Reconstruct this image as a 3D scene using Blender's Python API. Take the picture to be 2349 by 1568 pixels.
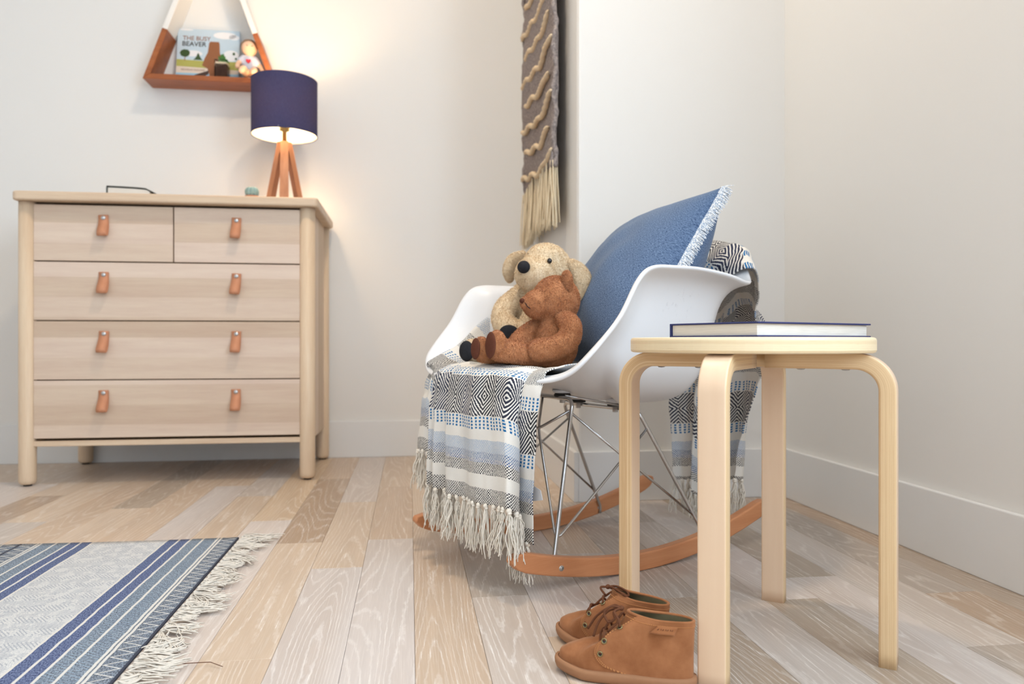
import bpy, bmesh, math, random
import numpy as np
from mathutils import Vector, Matrix, noise
from mathutils.bvhtree import BVHTree

random.seed(7)
PI = math.pi
scene = bpy.context.scene
COL = scene.collection
for o in list(bpy.data.objects):
    bpy.data.objects.remove(o)

# ------------------------------------------------------------------ camera
CAM_H, YAW, FPX = .443, math.radians(7.7), 1732.0
cam = bpy.data.cameras.new('camera')
cam.sensor_width = 36.0
cam.lens = 36.0 * FPX / 2349.0
cam.clip_start = .02
cam.dof.use_dof = True
cam.dof.focus_distance = 1.22
cam.dof.aperture_fstop = 4.4
camo = bpy.data.objects.new('camera', cam)
COL.objects.link(camo)
camo.location = (0, 0, CAM_H)
camo.rotation_euler = (PI/2, 0, -YAW)
scene.camera = camo

# ------------------------------------------------------------------ world, lights, exposure
world = bpy.data.worlds.new('world'); scene.world = world
world.use_nodes = True
bg = world.node_tree.nodes['Background']
bg.inputs[0].default_value = (.80, .88, 1.0, 1)
bg.inputs[1].default_value = 1.0

def area(name, loc, rot, sx, sy, power, color):
    l = bpy.data.lights.new(name, 'AREA'); l.shape = 'RECTANGLE'
    l.size, l.size_y, l.energy, l.color = sx, sy, power, color
    o = bpy.data.objects.new(name, l); COL.objects.link(o)
    o.location = loc; o.rotation_euler = rot
    return o
# daylight entering through the window in the right-hand wall; the rear one is added for fill
area('window_daylight', (1.155, -.35, 1.475), (0, PI/2, 0), 1.35, 1.6, 40, (.70, .85, 1.0))
area('added_rear_window_fill', (.10, -1.955, 1.15), (PI/2, 0, PI), 1.75, 1.9, 76, (.74, .87, 1.0))
# unseen ceiling lamps added as warm fill; the strongest follows the shelf's shadow
CEIL_FILL_LIGHTS = [(-1.5, 1.75, .6), (.02, 1.55, 11), (-1.5, -.3, 1.2), (-.05, -.3, 4)]
for cx_, cy_, pw_ in CEIL_FILL_LIGHTS:
    area('unseen_ceiling_fill', (cx_, cy_, 2.585), (0, 0, 0), .15, .15, pw_, (1.0, .80, .58))

vs = scene.view_settings
vs.view_transform = 'Standard'; vs.look = 'None'; vs.gamma = 1.0
vs.use_curve_mapping = False
vs.exposure = 0.61

# ------------------------------------------------------------------ node helpers
class X:
    """tiny expression wrapper round shader Math nodes"""
    def __init__(s, nt, o): s.nt, s.o = nt, o
    def m(s, op, b=None, c=None):
        n = s.nt.nodes.new('ShaderNodeMath'); n.operation = op
        for i, v in enumerate((s, b, c)):
            if v is None: continue
            if isinstance(v, X): s.nt.links.new(v.o, n.inputs[i])
            else: n.inputs[i].default_value = float(v)
        return X(s.nt, n.outputs[0])
    def __add__(s, b): return s.m('ADD', b)
    def __sub__(s, b): return s.m('SUBTRACT', b)
    def __mul__(s, b): return s.m('MULTIPLY', b)
    def __truediv__(s, b): return s.m('DIVIDE', b)
    def frac(s): return s.m('FRACT')
    def floor(s): return s.m('FLOOR')
    def abs(s): return s.m('ABSOLUTE')
    def sin(s): return s.m('SINE')
    def gt(s, b): return s.m('GREATER_THAN', b)
    def lt(s, b): return s.m('LESS_THAN', b)
    def mx(s, b): return s.m('MAXIMUM', b)
    def mod(s, b): return s.m('FLOORED_MODULO', b)
    def band(s, a, b): return s.gt(a) * s.lt(b)

class M:
    """material builder"""
    def __init__(s, name, rough=.5, spec=.5, metal=0.0, color=(.8, .8, .8)):
        s.mat = bpy.data.materials.new(name); s.mat.use_nodes = True
        s.nt = s.mat.node_tree
        s.b = s.nt.nodes['Principled BSDF']
        s.b.inputs['Roughness'].default_value = rough
        s.b.inputs['Specular IOR Level'].default_value = spec
        s.b.inputs['Metallic'].default_value = metal
        s.b.inputs['Base Color'].default_value = (*color, 1)
    def n(s, t): return s.nt.nodes.new(t)
    def L(s, a, b): s.nt.links.new(a, b)
    def coord(s, kind='Object'):
        return s.n('ShaderNodeTexCoord').outputs[kind]
    def pos(s): return s.n('ShaderNodeNewGeometry').outputs['Position']
    def rnd(s): return X(s.nt, s.n('ShaderNodeObjectInfo').outputs['Random'])
    def xyz(s, v):
        k = s.n('ShaderNodeSeparateXYZ'); s.L(v, k.inputs[0])
        return [X(s.nt, o) for o in k.outputs]
    def comb(s, x, y, z):
        k = s.n('ShaderNodeCombineXYZ')
        for i, v in enumerate((x, y, z)):
            if isinstance(v, X): s.L(v.o, k.inputs[i])
            else: k.inputs[i].default_value = v
        return k.outputs[0]
    def map(s, v, sc=(1, 1, 1), loc=(0, 0, 0)):
        k = s.n('ShaderNodeMapping'); s.L(v, k.inputs[0])
        k.inputs['Scale'].default_value = sc; k.inputs['Location'].default_value = loc
        return k.outputs[0]
    def noise(s, v, scale=5, detail=2, rough=.5, dist=0):
        k = s.n('ShaderNodeTexNoise'); s.L(v, k.inputs['Vector'])
        k.inputs['Scale'].default_value = scale; k.inputs['Detail'].default_value = detail
        k.inputs['Roughness'].default_value = rough; k.inputs['Distortion'].default_value = dist
        return X(s.nt, k.outputs['Fac'])
    def white(s, x):
        k = s.n('ShaderNodeTexWhiteNoise'); k.noise_dimensions = '1D'
        s.L(x.o, k.inputs['W']); return X(s.nt, k.outputs['Value'])
    def ramp(s, x, stops):
        k = s.n('ShaderNodeValToRGB'); s.L(x.o, k.inputs[0])
        e = k.color_ramp.elements
        while len(e) < len(stops): e.new(.5)
        for q, (p, c) in zip(e, stops):
            q.position = p; q.color = (*c, 1) if len(c) == 3 else c
        return k.outputs[0]
    def step(s, x, a, b):
        k = s.n('ShaderNodeMapRange'); s.L(x.o, k.inputs[0])
        k.inputs[1].default_value = a; k.inputs[2].default_value = b
        return X(s.nt, k.outputs[0])
    def mix(s, f, a, b, mode='MIX'):
        k = s.n('ShaderNodeMix'); k.data_type = 'RGBA'; k.blend_type = mode
        if isinstance(f, X): s.L(f.o, k.inputs[0])
        else: k.inputs[0].default_value = f
        for i, v in ((6, a), (7, b)):
            if isinstance(v, tuple): k.inputs[i].default_value = (*v[:3], 1)
            else: s.L(v, k.inputs[i])
        return k.outputs[2]
    def col(s, c): s.L(c, s.b.inputs['Base Color']); return s
    def bump(s, x, strength=.2, dist=.001):
        k = s.n('ShaderNodeBump'); k.inputs['Strength'].default_value = strength
        k.inputs['Distance'].default_value = dist
        s.L(x.o, k.inputs['Height']); s.L(k.outputs[0], s.b.inputs['Normal']); return s
    def rough(s, x): s.L(x.o, s.b.inputs['Roughness']); return s

def srgb(r, g, b):
    f = lambda c: ((c/255+.055)/1.055)**2.4 if c > 10 else c/255/12.92
    return (f(r), f(g), f(b))

# ------------------------------------------------------------------ materials
MAT = {}
def paint(name, c, rough=.6):
    m = M(name, rough, .3); p = m.pos()
    m.col(m.mix(m.noise(p, 1.3, 3), tuple(x*.975 for x in c), c)).bump(m.noise(p, 260, 2), .06, .0006)
    MAT[name] = m.mat
paint('wall_paint', (.82, .81, .785))
paint('ceiling_paint', (.84, .83, .81))
paint('trim_paint', (.81, .815, .81), .38)

def plank_material():
    m = M('limed_oak', .42, .45); p = m.pos()
    oi = m.n('ShaderNodeObjectInfo')
    x, y, z = m.xyz(p); r = X(m.nt, oi.outputs['Random'])
    q = m.comb(x + r*7.3, y*.085 + r*31.0, r*11.0)
    warp = m.noise(q, 8.5, 1.5, .45)                   # slow contour field -> cathedral figure
    fine = m.noise(m.comb(x + r*5.0, y*.022 + r*9.0, r), 520, 3, .6)
    jit = m.noise(m.comb(x + r*2.0, y*.30 + r*3.0, r), 160, 2, .5)
    rings = (warp*30.0 + x*30.0 + jit*.55).frac()
    line = m.step((rings - .5).abs(), .33, .47)        # thin limed pores
    pore = m.step(fine, .50, .68)
    lime = line*.62*pore.mx(.38) + pore*.20
    base = oi.outputs['Color']
    k = m.n('ShaderNodeHueSaturation'); m.L(base, k.inputs['Color'])
    k.inputs['Value'].default_value = .80
    c = m.mix(m.noise(m.comb(x, y*.1 + r*4.0, r), 60, 3), base, k.outputs[0])
    c = m.mix((line*-1.0 + 1.0)*m.step(warp, .42, .62)*.22, c, (.40, .28, .19))
    c = m.mix(lime, c, (.88, .83, .78))
    m.col(c).bump(line*.6 + pore*.4, .10, .0012)
    m.rough(lime*.14 + .36)
    MAT['plank'] = m.mat
plank_material()

def wood(name, c1, c2, axis=2, rough=.45, freq=38, strips=None, dark=None):
    """grain runs along the object axis; strips = (axis, pitch) glues boards of different tone"""
    m = M(name, rough, .4); co = m.coord('Object'); r = m.rnd()
    v = list(m.xyz(co))
    sc = [1.0, 1.0, 1.0]; sc[axis] = .07
    a = [v[i]*sc[i] for i in range(3)]
    q = m.comb(a[0] + r*3.0, a[1] + r*5.0, a[2] + r*7.0)
    n1 = m.noise(q, freq, 4, .6, .3); n2 = m.noise(q, freq*7, 2, .6)
    f = m.step(n1*.75 + n2*.25, .30, .70)
    c = m.mix(f, c1, c2)
    if strips:
        ax, pitch = strips
        s = m.white((v[ax]/pitch + r*9.0).floor() + r*40.0)
        k = m.n('ShaderNodeHueSaturation'); m.L(c, k.inputs['Color'])
        m.L((s*.26 + .84).o, k.inputs['Value']); m.L((s*-.30 + 1.12).o, k.inputs['Saturation'])
        c = m.mix(m.step(s, .4, 1.0)*.28, k.outputs[0], (.60, .44, .36))
    m.col(c).bump(n2, .05, .0005)
    MAT[name] = m.mat
BIR1, BIR2 = srgb(226, 205, 178), srgb(206, 178, 150)
wood('birch_leg', srgb(226, 205, 178), srgb(212, 184, 154), 2)
wood('birch_front', srgb(226, 206, 184), srgb(210, 184, 164), 0, strips=(2, .062))
wood('birch_side', BIR1, BIR2, 2, strips=(1, .07))
wood('birch_top', BIR1, BIR2, 0)
wood('stain', srgb(176, 104, 58), srgb(140, 76, 40), 0, .4)
wood('lamp_wood', srgb(190, 138, 104), srgb(160, 108, 76), 2, .45)
wood('beech', srgb(214, 150, 106), srgb(198, 130, 86), 0, .38, 60)
wood('veneer', srgb(240, 214, 184), srgb(230, 196, 160), 2, .35, 22)

def ply():
    """bent plywood: U of the UV map runs through the thickness"""
    m = M('bent_ply', .38, .4)
    uvn = m.n('ShaderNodeUVMap'); u, v, _ = m.xyz(uvn.outputs[0])
    co = m.coord('Object'); x, y, z = m.xyz(co); r = m.rnd()
    w = m.noise(m.comb(u*1.0, v*.9 + r*20.0, r), 9, 3)
    lay = ((u*9.0) + w*.5)
    tone = m.white(lay.floor() + r*50.0)
    glue = m.step((lay.frac() - .5).abs(), .38, .5)
    streak = m.noise(m.comb(u*34.0 + r*8.0, v*5.0, r), 4, 3)
    edge = m.mix(tone, srgb(236, 206, 162), srgb(212, 172, 124))
    edge = m.mix(glue*.45, edge, srgb(176, 126, 76))
    edge = m.mix(m.step(streak, .45, .75)*.5, edge, srgb(246, 224, 184))
    pit = m.step(m.noise(m.comb(u*30.0, v*14.0 + r*3.0, r), 6, 1), .80, .84)
    edge = m.mix(pit*.8, edge, srgb(90, 55, 30))
    face = m.mix(m.noise(m.comb(x*1.0, y*1.0, z*.06 + r*3.0), 50, 4), srgb(240, 212, 182), srgb(228, 194, 160))
    inside = u.band(.02, .98)
    m.col(m.mix(inside, face, edge)).bump(streak, .05, .0004)
    MAT['ply'] = m.mat
ply()

def plyseat():
    m = M('seat_ply', .34, .4); co = m.coord('Object'); x, y, z = m.xyz(co)
    a = y.m('ARCTAN2', x)
    n = m.noise(m.comb(a*1.1, z*110.0, 0.0), 3.0, 4, .6)
    lay = (z*330.0 + n*1.3)
    glue = m.step((lay.frac() - .5).abs(), .40, .5)
    tone = m.white(lay.floor())
    c = m.mix(tone, srgb(244, 224, 186), srgb(232, 204, 160))
    c = m.mix(glue*.25, c, srgb(205, 165, 110))
    pit = m.step(m.noise(m.comb(a*2.6, z*160.0, 3.0), 5.0, 1), .77, .81)
    c = m.mix(pit*.85, c, srgb(110, 70, 40))
    top = m.mix(m.noise(m.comb(x, y*.08, 0.0), 40, 4), srgb(246, 228, 196), srgb(236, 212, 176))
    nz = m.xyz(m.n('ShaderNodeNewGeometry').outputs['Normal'])[2].abs()
    m.col(m.mix(nz.gt(.7), c, top))
    MAT['plyseat'] = m.mat
plyseat()

def simple(name, c, rough=.5, spec=.5, metal=0, nscale=None, namt=.15, bump=None):
    m = M(name, rough, spec, metal, c)
    if nscale:
        co = m.coord('Object'); n = m.noise(co, nscale, 3)
        m.col(m.mix(n, tuple(x*(1-namt) for x in c), tuple(min(1, x*(1+namt)) for x in c)))
        if bump: m.bump(n, bump, .001)
    MAT[name] = m.mat
    return m
def plastic():
    m = M('white_plastic', .33, .45); co = m.coord('Object'); x, y, z = m.xyz(co)
    zone = m.step((x + .035).abs(), .05, .02)*m.step((z - .52).abs(), .055, .02)*y.gt(.15)
    sc = m.step(m.noise(m.comb(x, y, z*.45), 120, 4, .7), .60, .70)
    m.col(m.mix(zone*sc*.30, (.86, .87, .89), (.42, .42, .44)))
    MAT['white_plastic'] = m.mat
plastic()
simple('chrome', (.60, .60, .60), .16, .5, 1.0)
simple('steel', (.55, .56, .57), .28, .5, 1.0)
simple('rubber', (.02, .02, .02), .6)
simple('leather', srgb(198, 136, 102), .55, .35, 0, 90, .08, .1)
simple('dark_gap', srgb(120, 92, 60), .8, .2)
simple('navy_cover', srgb(30, 42, 100), .28, .5, 0, 700, .12, .05)
simple('grey_cover', srgb(92, 96, 92), .6, .3, 0, 300, .1)
simple('white_paint', (.84, .82, .78), .45)
simple('lamp_lining', (.90, .86, .78), .8, .1)
simple('terracotta', srgb(190, 130, 100), .8)
simple('succulent', srgb(138, 166, 164), .7, .3, 0, 60, .25)
simple('leaf_green', srgb(70, 120, 55), .6, .3, 0, 60, .3)
simple('soil', srgb(70, 52, 44), .95, .1, 0, 120, .4, .4)
simple('doll_skin', srgb(238, 196, 164), .7, .2)
simple('doll_hair', srgb(150, 120, 96), .9, .1, 0, 120, .3, .3)
simple('felt_black', srgb(44, 44, 48), .85, .15, 0, 220, .3, .25)
simple('suede_pad', srgb(100, 60, 46), .9, .1, 0, 220, .2, .2)
simple('eye_black', (.01, .01, .012), .08, .6)
simple('cotton', srgb(244, 237, 224), .95, .1, 0, 400, .08, .2)
simple('cotton_grey', srgb(222, 214, 202), .95, .1, 0, 400, .1, .2)
simple('cream_rope', srgb(226, 204, 172), .95, .1, 0, 160, .1, .3)
simple('wool_cream', srgb(236, 220, 190), .95, .1, 0, 160, .1, .3)
simple('lace', srgb(104, 66, 46), .9, .15, 0, 700, .2, .3)
simple('gum_sole', srgb(160, 116, 84), .7, .25, 0, 120, .07)
simple('brass', srgb(150, 138, 100), .35, .5, .9)
simple('shoe_lining', srgb(126, 116, 88), .9, .1, 0, 200, .1)
simple('stitch', srgb(196, 138, 88), .9, .1)
simple('tag_white', (.82, .83, .86), .5)
simple('tag_print', (.03, .03, .03), .6)
simple('paper_tag', srgb(196, 168, 120), .8)
simple('frame_white', (.82, .82, .82), .35)
for nm, c in dict(sky=(196, 212, 222), cloud=(236, 234, 234), meadow=(178, 174, 92), sand=(222, 206, 190), water=(150, 192, 214),
                  tree=(62, 84, 46), trunk=(150, 96, 62), ink=(60, 52, 48), ink_brown=(150, 110, 92), log=(74, 54, 46), heart=(214, 34, 44)).items():
    simple('print_' + nm, srgb(*c), .45, .3)

def suede():
    m = M('suede', .9, .12); co = m.coord('Object')
    n = m.noise(co, 34, 4, .6); f = m.noise(co, 900, 2)
    c = m.mix(m.step(n, .3, .7), srgb(142, 90, 56), srgb(170, 114, 76))
    m.col(c).bump(f, .35, .0005)
    m.b.inputs['Sheen Weight'].default_value = .3; m.b.inputs['Sheen Tint'].default_value = (.9, .7, .5, 1)
    MAT['suede'] = m.mat
suede()

def pages():
    m = M('paper_edge', .8, .2); co = m.coord('Object'); x, y, z = m.xyz(co)
    n = m.noise(m.comb(x*.03, y*.03, z), 900, 2)
    m.col(m.mix(n, srgb(206, 200, 190), srgb(240, 236, 228))).bump(n, .3, .0005)
    MAT['pages'] = m.mat
pages()

def fur(name, a, b, tip):
    m = M(name, .85, .15); p = m.coord('Object')
    n = m.noise(p, 60, 3); n2 = m.noise(p, 320, 2)
    c = m.mix(m.step(n, .3, .7), a, b)
    c = m.mix(m.step(n2, .55, .75)*.5, c, tip)
    m.col(c)
    m.b.inputs['Sheen Weight'].default_value = .25
    MAT[name] = m.mat
fur('fur_tan', srgb(226, 200, 162), srgb(242, 222, 190), srgb(208, 176, 136))
fur('fur_brown', srgb(180, 118, 76), srgb(204, 144, 100), srgb(162, 102, 62))

def denim():
    m = M('denim', .9, .12)
    uvn = m.n('ShaderNodeUVMap'); u, v, _ = m.xyz(uvn.outputs[0])
    n = m.noise(m.comb(u*.22, v, 0.0), 1100, 2, .7); n2 = m.noise(m.comb(u, v*.3, 2.0), 1000, 2, .7)
    big = m.noise(m.comb(u, v, 1.0), 7, 3)
    f = m.step(n*.62 + n2*.38, .40, .60)
    c = m.mix(f, srgb(40, 62, 96), srgb(132, 154, 184))
    c = m.mix(big*.42, c, srgb(76, 102, 140))
    m.col(c).bump(f, .07, .0004)
    m.b.inputs['Sheen Weight'].default_value = .15
    MAT['denim'] = m.mat
denim()

def fringe_mat():
    m = M('denim_fringe', .95, .1); r = m.noise(m.coord('Object'), 420, 1)
    m.col(m.mix(m.step(r, .42, .58), srgb(168, 184, 204), srgb(246, 245, 242)))
    MAT['denim_fringe'] = m.mat
fringe_mat()

def throw_mat():
    """woven throw; UV in metres, v counted from the hem"""
    m = M('woven_throw', .95, .08)
    uvn = m.n('ShaderNodeUVMap'); u, v, _ = m.xyz(uvn.outputs[0])
    raw_u, raw_v = u, v
    wob = (m.noise(m.comb(u, v, 0.0), 55, 2) - .5)*.0042 + (m.noise(m.comb(u, v, 7.0), 420, 1) - .5)*.0030
    u = u + wob; v0 = v + wob*.7
    cream = (.91, .875, .81); navy = (.020, .028, .075); black = (.030, .030, .036); blue = (.02, .17, .40)
    pale = (.46, .55, .68)
    p = .0052
    tw = ((u/p + (v0/(p*.5)).floor()*.5).frac()).lt(.5) * ((v0/(p*.5)).frac()).gt(.12)
    fine = ((v0/.0022).frac()).lt(.32)
    w = (v0 - .134).mod(.275)
    hem = v0.lt(.134)
    inv = hem*-1.0 + 1.0
    c = m.mix(fine*.12, cream, (.62, .57, .49))
    def lay(mask, colr, c): return m.mix(mask, c, colr)
    # hem section
    c = lay(hem*tw*v0.band(-.01, .028), black, c)
    c = lay(hem*tw*v0.band(.052, .073), black, c)
    c = lay(hem*tw*v0.band(.073, .092), (.05, .11, .28), c)
    c = lay(hem*v0.band(.092, .114)*tw, pale, c)
    c = lay(hem*v0.band(.080, .114)*.30, (.36, .46, .60), c)
    # repeating section
    dash = (w.band(.0, .024) + w.band(.100, .124))*inv
    d = dash*((u/.0115).frac()).lt(.46)*((w/.0060).frac()).lt(.66)
    c = lay(d, blue, c)
    dia = w.band(.024, .100)*inv
    cw = .074
    a = ((u/cw).frac() - .5).abs()*cw
    b = (w - .062).abs()
    t = ((a*1.03 + b)/.0088 + .18).frac()
    c = lay(dia*t.lt(.56), m.mix(m.step(m.noise(m.comb(u, 0.0, 5.0), 9, 1), .4, .6), black, navy), c)
    c = lay(inv*w.band(.146, .192)*tw, (.10, .11, .13), c)
    c = lay(inv*w.band(.214, .262)*tw, pale, c)
    c = lay(inv*w.band(.214, .262)*.22, (.40, .48, .60), c)
    gap = (((raw_u/.0021).frac()).lt(.22)).mx(((raw_v/.0021).frac()).lt(.22))
    c = m.mix(gap*.16, c, (.30, .28, .26))
    m.col(c)
    hgt = tw*.5 + fine*.3 + ((u/.0022).frac()).lt(.5)*.3
    m.bump(hgt, .45, .0012)
    MAT['throw'] = m.mat
throw_mat()

def rug_mat():
    """flat-woven rug; object x counted left from the fringed edge (negative)"""
    m = M('rug', .95, .08); co = m.coord('Object'); x0, y, z = m.xyz(co)
    wob = (m.noise(m.comb(x0, y, 0.0), 26, 2) - .5)*.004
    x = x0*-1.0 + wob
    w = x.mod(.456)              # stripe sequence is mirrored about the pale field
    s = (w - .228).abs()*-1.0 + .228     # 0 at fringe side, .228 at centre of pale field
    white = (.70, .68, .64)
    weave = m.noise(m.comb(x*1.0, y*.4, 0.0), 620, 2, .7)
    c = m.mix(m.step(weave, .35, .65), (.50, .52, .55), (.76, .75, .72))
    # broken maze lines in the pale field
    zz = ((y/.055).frac() - .5).abs()*.055
    fld = s.gt(.150)
    key = ((x + zz*.8)/.0062).frac().lt(.40) * m.noise(m.comb(x*.9, y*.45, 4.0), 70, 1).gt(.46)
    key2 = ((y + x*.5)/.0075).frac().lt(.34) * m.noise(m.comb(x*.5, y*.7, 8.0), 70, 1).gt(.56)
    c = m.mix(fld*(key.mx(key2))*.62*m.step(weave, .30, .55), c, (.22, .26, .34))
    tw = m.step(weave, .38, .62)
    navy = m.mix(tw, (.040, .055, .14), (.22, .27, .42))
    slate = m.mix(tw, (.065, .070, .085), m.mix(m.noise(m.comb(x, y, 3.0), 24, 2), (.20, .25, .33), (.44, .50, .57)))
    # colours inside the bands
    c = m.mix(s.band(-.01, .150), c, slate)
    c = m.mix(s.band(.103, .150), c, navy)
    dd = ((y/.032).frac() - .5).abs()*.032
    rows = ((s - .043)/.029).frac()
    c = m.mix(s.band(.043, .100)*((dd*1.6 + (rows - .5).abs()*.029)/.011).frac().lt(.5)*.5, c, m.mix(tw, (.20, .30, .42), (.42, .54, .66)))
    for q in (.036, .043, .074, .101, .125, .150):
        c = m.mix(s.band(q - .0022, q + .0022), c, white)
    # zigzag of cream thread along the border
    tri = ((y/.026).frac() - .5).abs()*.052
    zg = (s - .005 - tri).abs().lt(.0022)
    c = m.mix(zg*s.band(.003, .034), c, white)
    c = m.mix(s.lt(.0028), c, (.07, .075, .10))
    m.col(c).bump(weave, .5, .0015)
    MAT['rug'] = m.mat
rug_mat()

def wool_mat():
    m = M('grey_wool', .95, .08); p = m.pos(); x, y, z = m.xyz(p)
    n = m.noise(m.comb(x, y, z), 150, 3)
    row = ((z/.007) + n*.8).frac()
    c = m.mix(m.step(n, .3, .7), srgb(126, 118, 118), srgb(186, 172, 164))
    m.col(c).bump(row, .6, .003)
    MAT['grey_wool'] = m.mat
wool_mat()

def shade_mat():
    m = M('lampshade_fabric', .9, .1); p = m.pos(); x, y, z = m.xyz(p)
    n = m.noise(m.comb(x, y, z*.15), 700, 2)
    m.col(m.mix(n, srgb(44, 50, 86), srgb(70, 76, 112)))
    tr = m.n('ShaderNodeBsdfTranslucent'); tr.inputs[0].default_value = (.30, .22, .24, 1)
    ms = m.n('ShaderNodeMixShader'); ms.inputs[0].default_value = .07
    m.L(m.b.outputs[0], ms.inputs[1]); m.L(tr.outputs[0], ms.inputs[2])
    m.L(ms.outputs[0], m.nt.nodes['Material Output'].inputs[0])
    MAT['shade'] = m.mat
    m = M('lampshade_lining', .8, .1, 0, (.88, .83, .74))
    tr = m.n('ShaderNodeBsdfTranslucent'); tr.inputs[0].default_value = (.8, .7, .6, 1)
    ms = m.n('ShaderNodeMixShader'); ms.inputs[0].default_value = .18
    m.L(m.b.outputs[0], ms.inputs[1]); m.L(tr.outputs[0], ms.inputs[2])
    m.L(ms.outputs[0], m.nt.nodes['Material Output'].inputs[0])
    MAT['shade_lining'] = m.mat
    m = M('bulb_glow'); m.b.inputs['Emission Color'].default_value = (1, .72, .42, 1)
    m.b.inputs['Emission Strength'].default_value = 30
    MAT['bulb'] = m.mat
    m = M('unseen_downlight_glow'); m.b.inputs['Emission Color'].default_value = (1, .92, .82, 1)  # glowing discs of the added ceiling fill lamps
    m.b.inputs['Emission Strength'].default_value = 6
    MAT['unseen_downlight'] = m.mat
    m = M('clear_glass', .02, .5, 0, (1, 1, 1)); m.b.inputs['Transmission Weight'].default_value = 1
    m.b.inputs['IOR'].default_value = 1.1
    MAT['glass'] = m.mat
    m = M('doll_stripes', .9, .1); z = m.xyz(m.coord('Object'))[2]
    m.col(m.mix((z/.0055).frac().lt(.45), (.80, .80, .84), srgb(150, 160, 190)))
    MAT['doll_stripes'] = m.mat
shade_mat()
# ------------------------------------------------------------------ geometry helpers
def mesh_obj(name, verts, faces, mat, parent=None, smooth=False, uvs=None):
    me = bpy.data.meshes.new(name)
    me.from_pydata([tuple(v) for v in verts], [], faces)
    if uvs is not None:
        l = me.uv_layers.new(name='UVMap')
        idx = np.zeros(len(me.loops), dtype=np.int32); me.loops.foreach_get('vertex_index', idx)
        l.data.foreach_set('uv', np.asarray(uvs, dtype=np.float32)[idx].ravel())
    return link(name, me, mat, parent, smooth)

def link(name, me, mat, parent=None, smooth=False):
    if mat is not None and not me.materials:
        me.materials.append(MAT[mat] if isinstance(mat, str) else mat)
    if smooth: me.polygons.foreach_set('use_smooth', [True]*len(me.polygons))
    me.update()
    o = bpy.data.objects.new(name, me); COL.objects.link(o)
    if parent: o.parent = parent
    return o

def tag(o, label, cat, group=None):
    o['label'] = label; o['category'] = cat
    if group: o['group'] = group
    return o
def struct(o): o['kind'] = 'structure'; return o
def empty(name, loc=(0, 0, 0), rz=0.0):
    o = bpy.data.objects.new(name, None); COL.objects.link(o)
    o.empty_display_size = .05
    o.location = loc; o.rotation_euler = (0, 0, rz); return o

def bm_mesh(name, bm):
    me = bpy.data.meshes.new(name); bm.to_mesh(me); bm.free(); return me

def box_mesh(name, lo, hi, bev=0.0, seg=2):
    bm = bmesh.new(); bmesh.ops.create_cube(bm, size=1)
    for v in bm.verts:
        v.co = Vector([lo[i] + (v.co[i] + .5)*(hi[i] - lo[i]) for i in range(3)])
    if bev: bmesh.ops.bevel(bm, geom=bm.edges[:], offset=bev, segments=seg, profile=.6, affect='EDGES')
    return bm_mesh(name, bm)
def box(name, lo, hi, mat, parent=None, bev=0.0, seg=2):
    return link(name, box_mesh(name, lo, hi, bev, seg), mat, parent, smooth=False)

def tube_data(path, rad, n=8, caps=True, closed=False):
    P = [Vector(p) for p in path]; N = len(P)
    R = rad if hasattr(rad, '__len__') else [rad]*N
    V, F = [], []
    ref = None
    for i, p in enumerate(P):
        a = P[(i+1) % N] if (closed or i < N-1) else P[i]
        b = P[i-1] if (closed or i > 0) else P[i]
        t = (a - b).normalized()
        if ref is None:
            ref = Vector((0, 0, 1)) if abs(t.z) < .9 else Vector((1, 0, 0))
        ref = (ref - t*ref.dot(t))
        if ref.length < 1e-6: ref = Vector((1, 0, 0)).cross(t)
        ref.normalize(); bi = t.cross(ref)
        for k in range(n):
            an = 2*PI*k/n
            V.append(p + (ref*math.cos(an) + bi*math.sin(an))*R[i])
    M_ = N if closed else N-1
    for i in range(M_):
        for k in range(n):
            j = (i+1) % N
            F.append((i*n+k, i*n+(k+1) % n, j*n+(k+1) % n, j*n+k))
    if caps and not closed:
        F.append(tuple(range(n))[::-1]); F.append(tuple((N-1)*n+k for k in range(n)))
    return V, F
def join(parts):
    V, F = [], []
    for v, f in parts:
        k = len(V); V += list(v); F += [tuple(i+k for i in q) for q in f]
    return V, F
def tube(name, path, rad, mat, parent=None, n=10, closed=False):
    V, F = tube_data(path, rad, n, True, closed)
    return mesh_obj(name, V, F, mat, parent, True)

def lathe_data(prof, n=32, c=(0, 0)):
    V, F = [], []
    for r, z in prof:
        for k in range(n):
            a = 2*PI*k/n; V.append((c[0]+r*math.cos(a), c[1]+r*math.sin(a), z))
    for i in range(len(prof)-1):
        for k in range(n):
            F.append((i*n+k, i*n+(k+1) % n, (i+1)*n+(k+1) % n, (i+1)*n+k))
    return V, F
def lathe(name, prof, mat, parent=None, n=32, c=(0, 0), caps=True, smooth=True):
    V, F = lathe_data(prof, n, c)
    if caps:
        F.append(tuple(range(n))[::-1]); F.append(tuple((len(prof)-1)*n+k for k in range(n)))
    o = mesh_obj(name, V, F, mat, parent, smooth)
    return o

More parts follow.
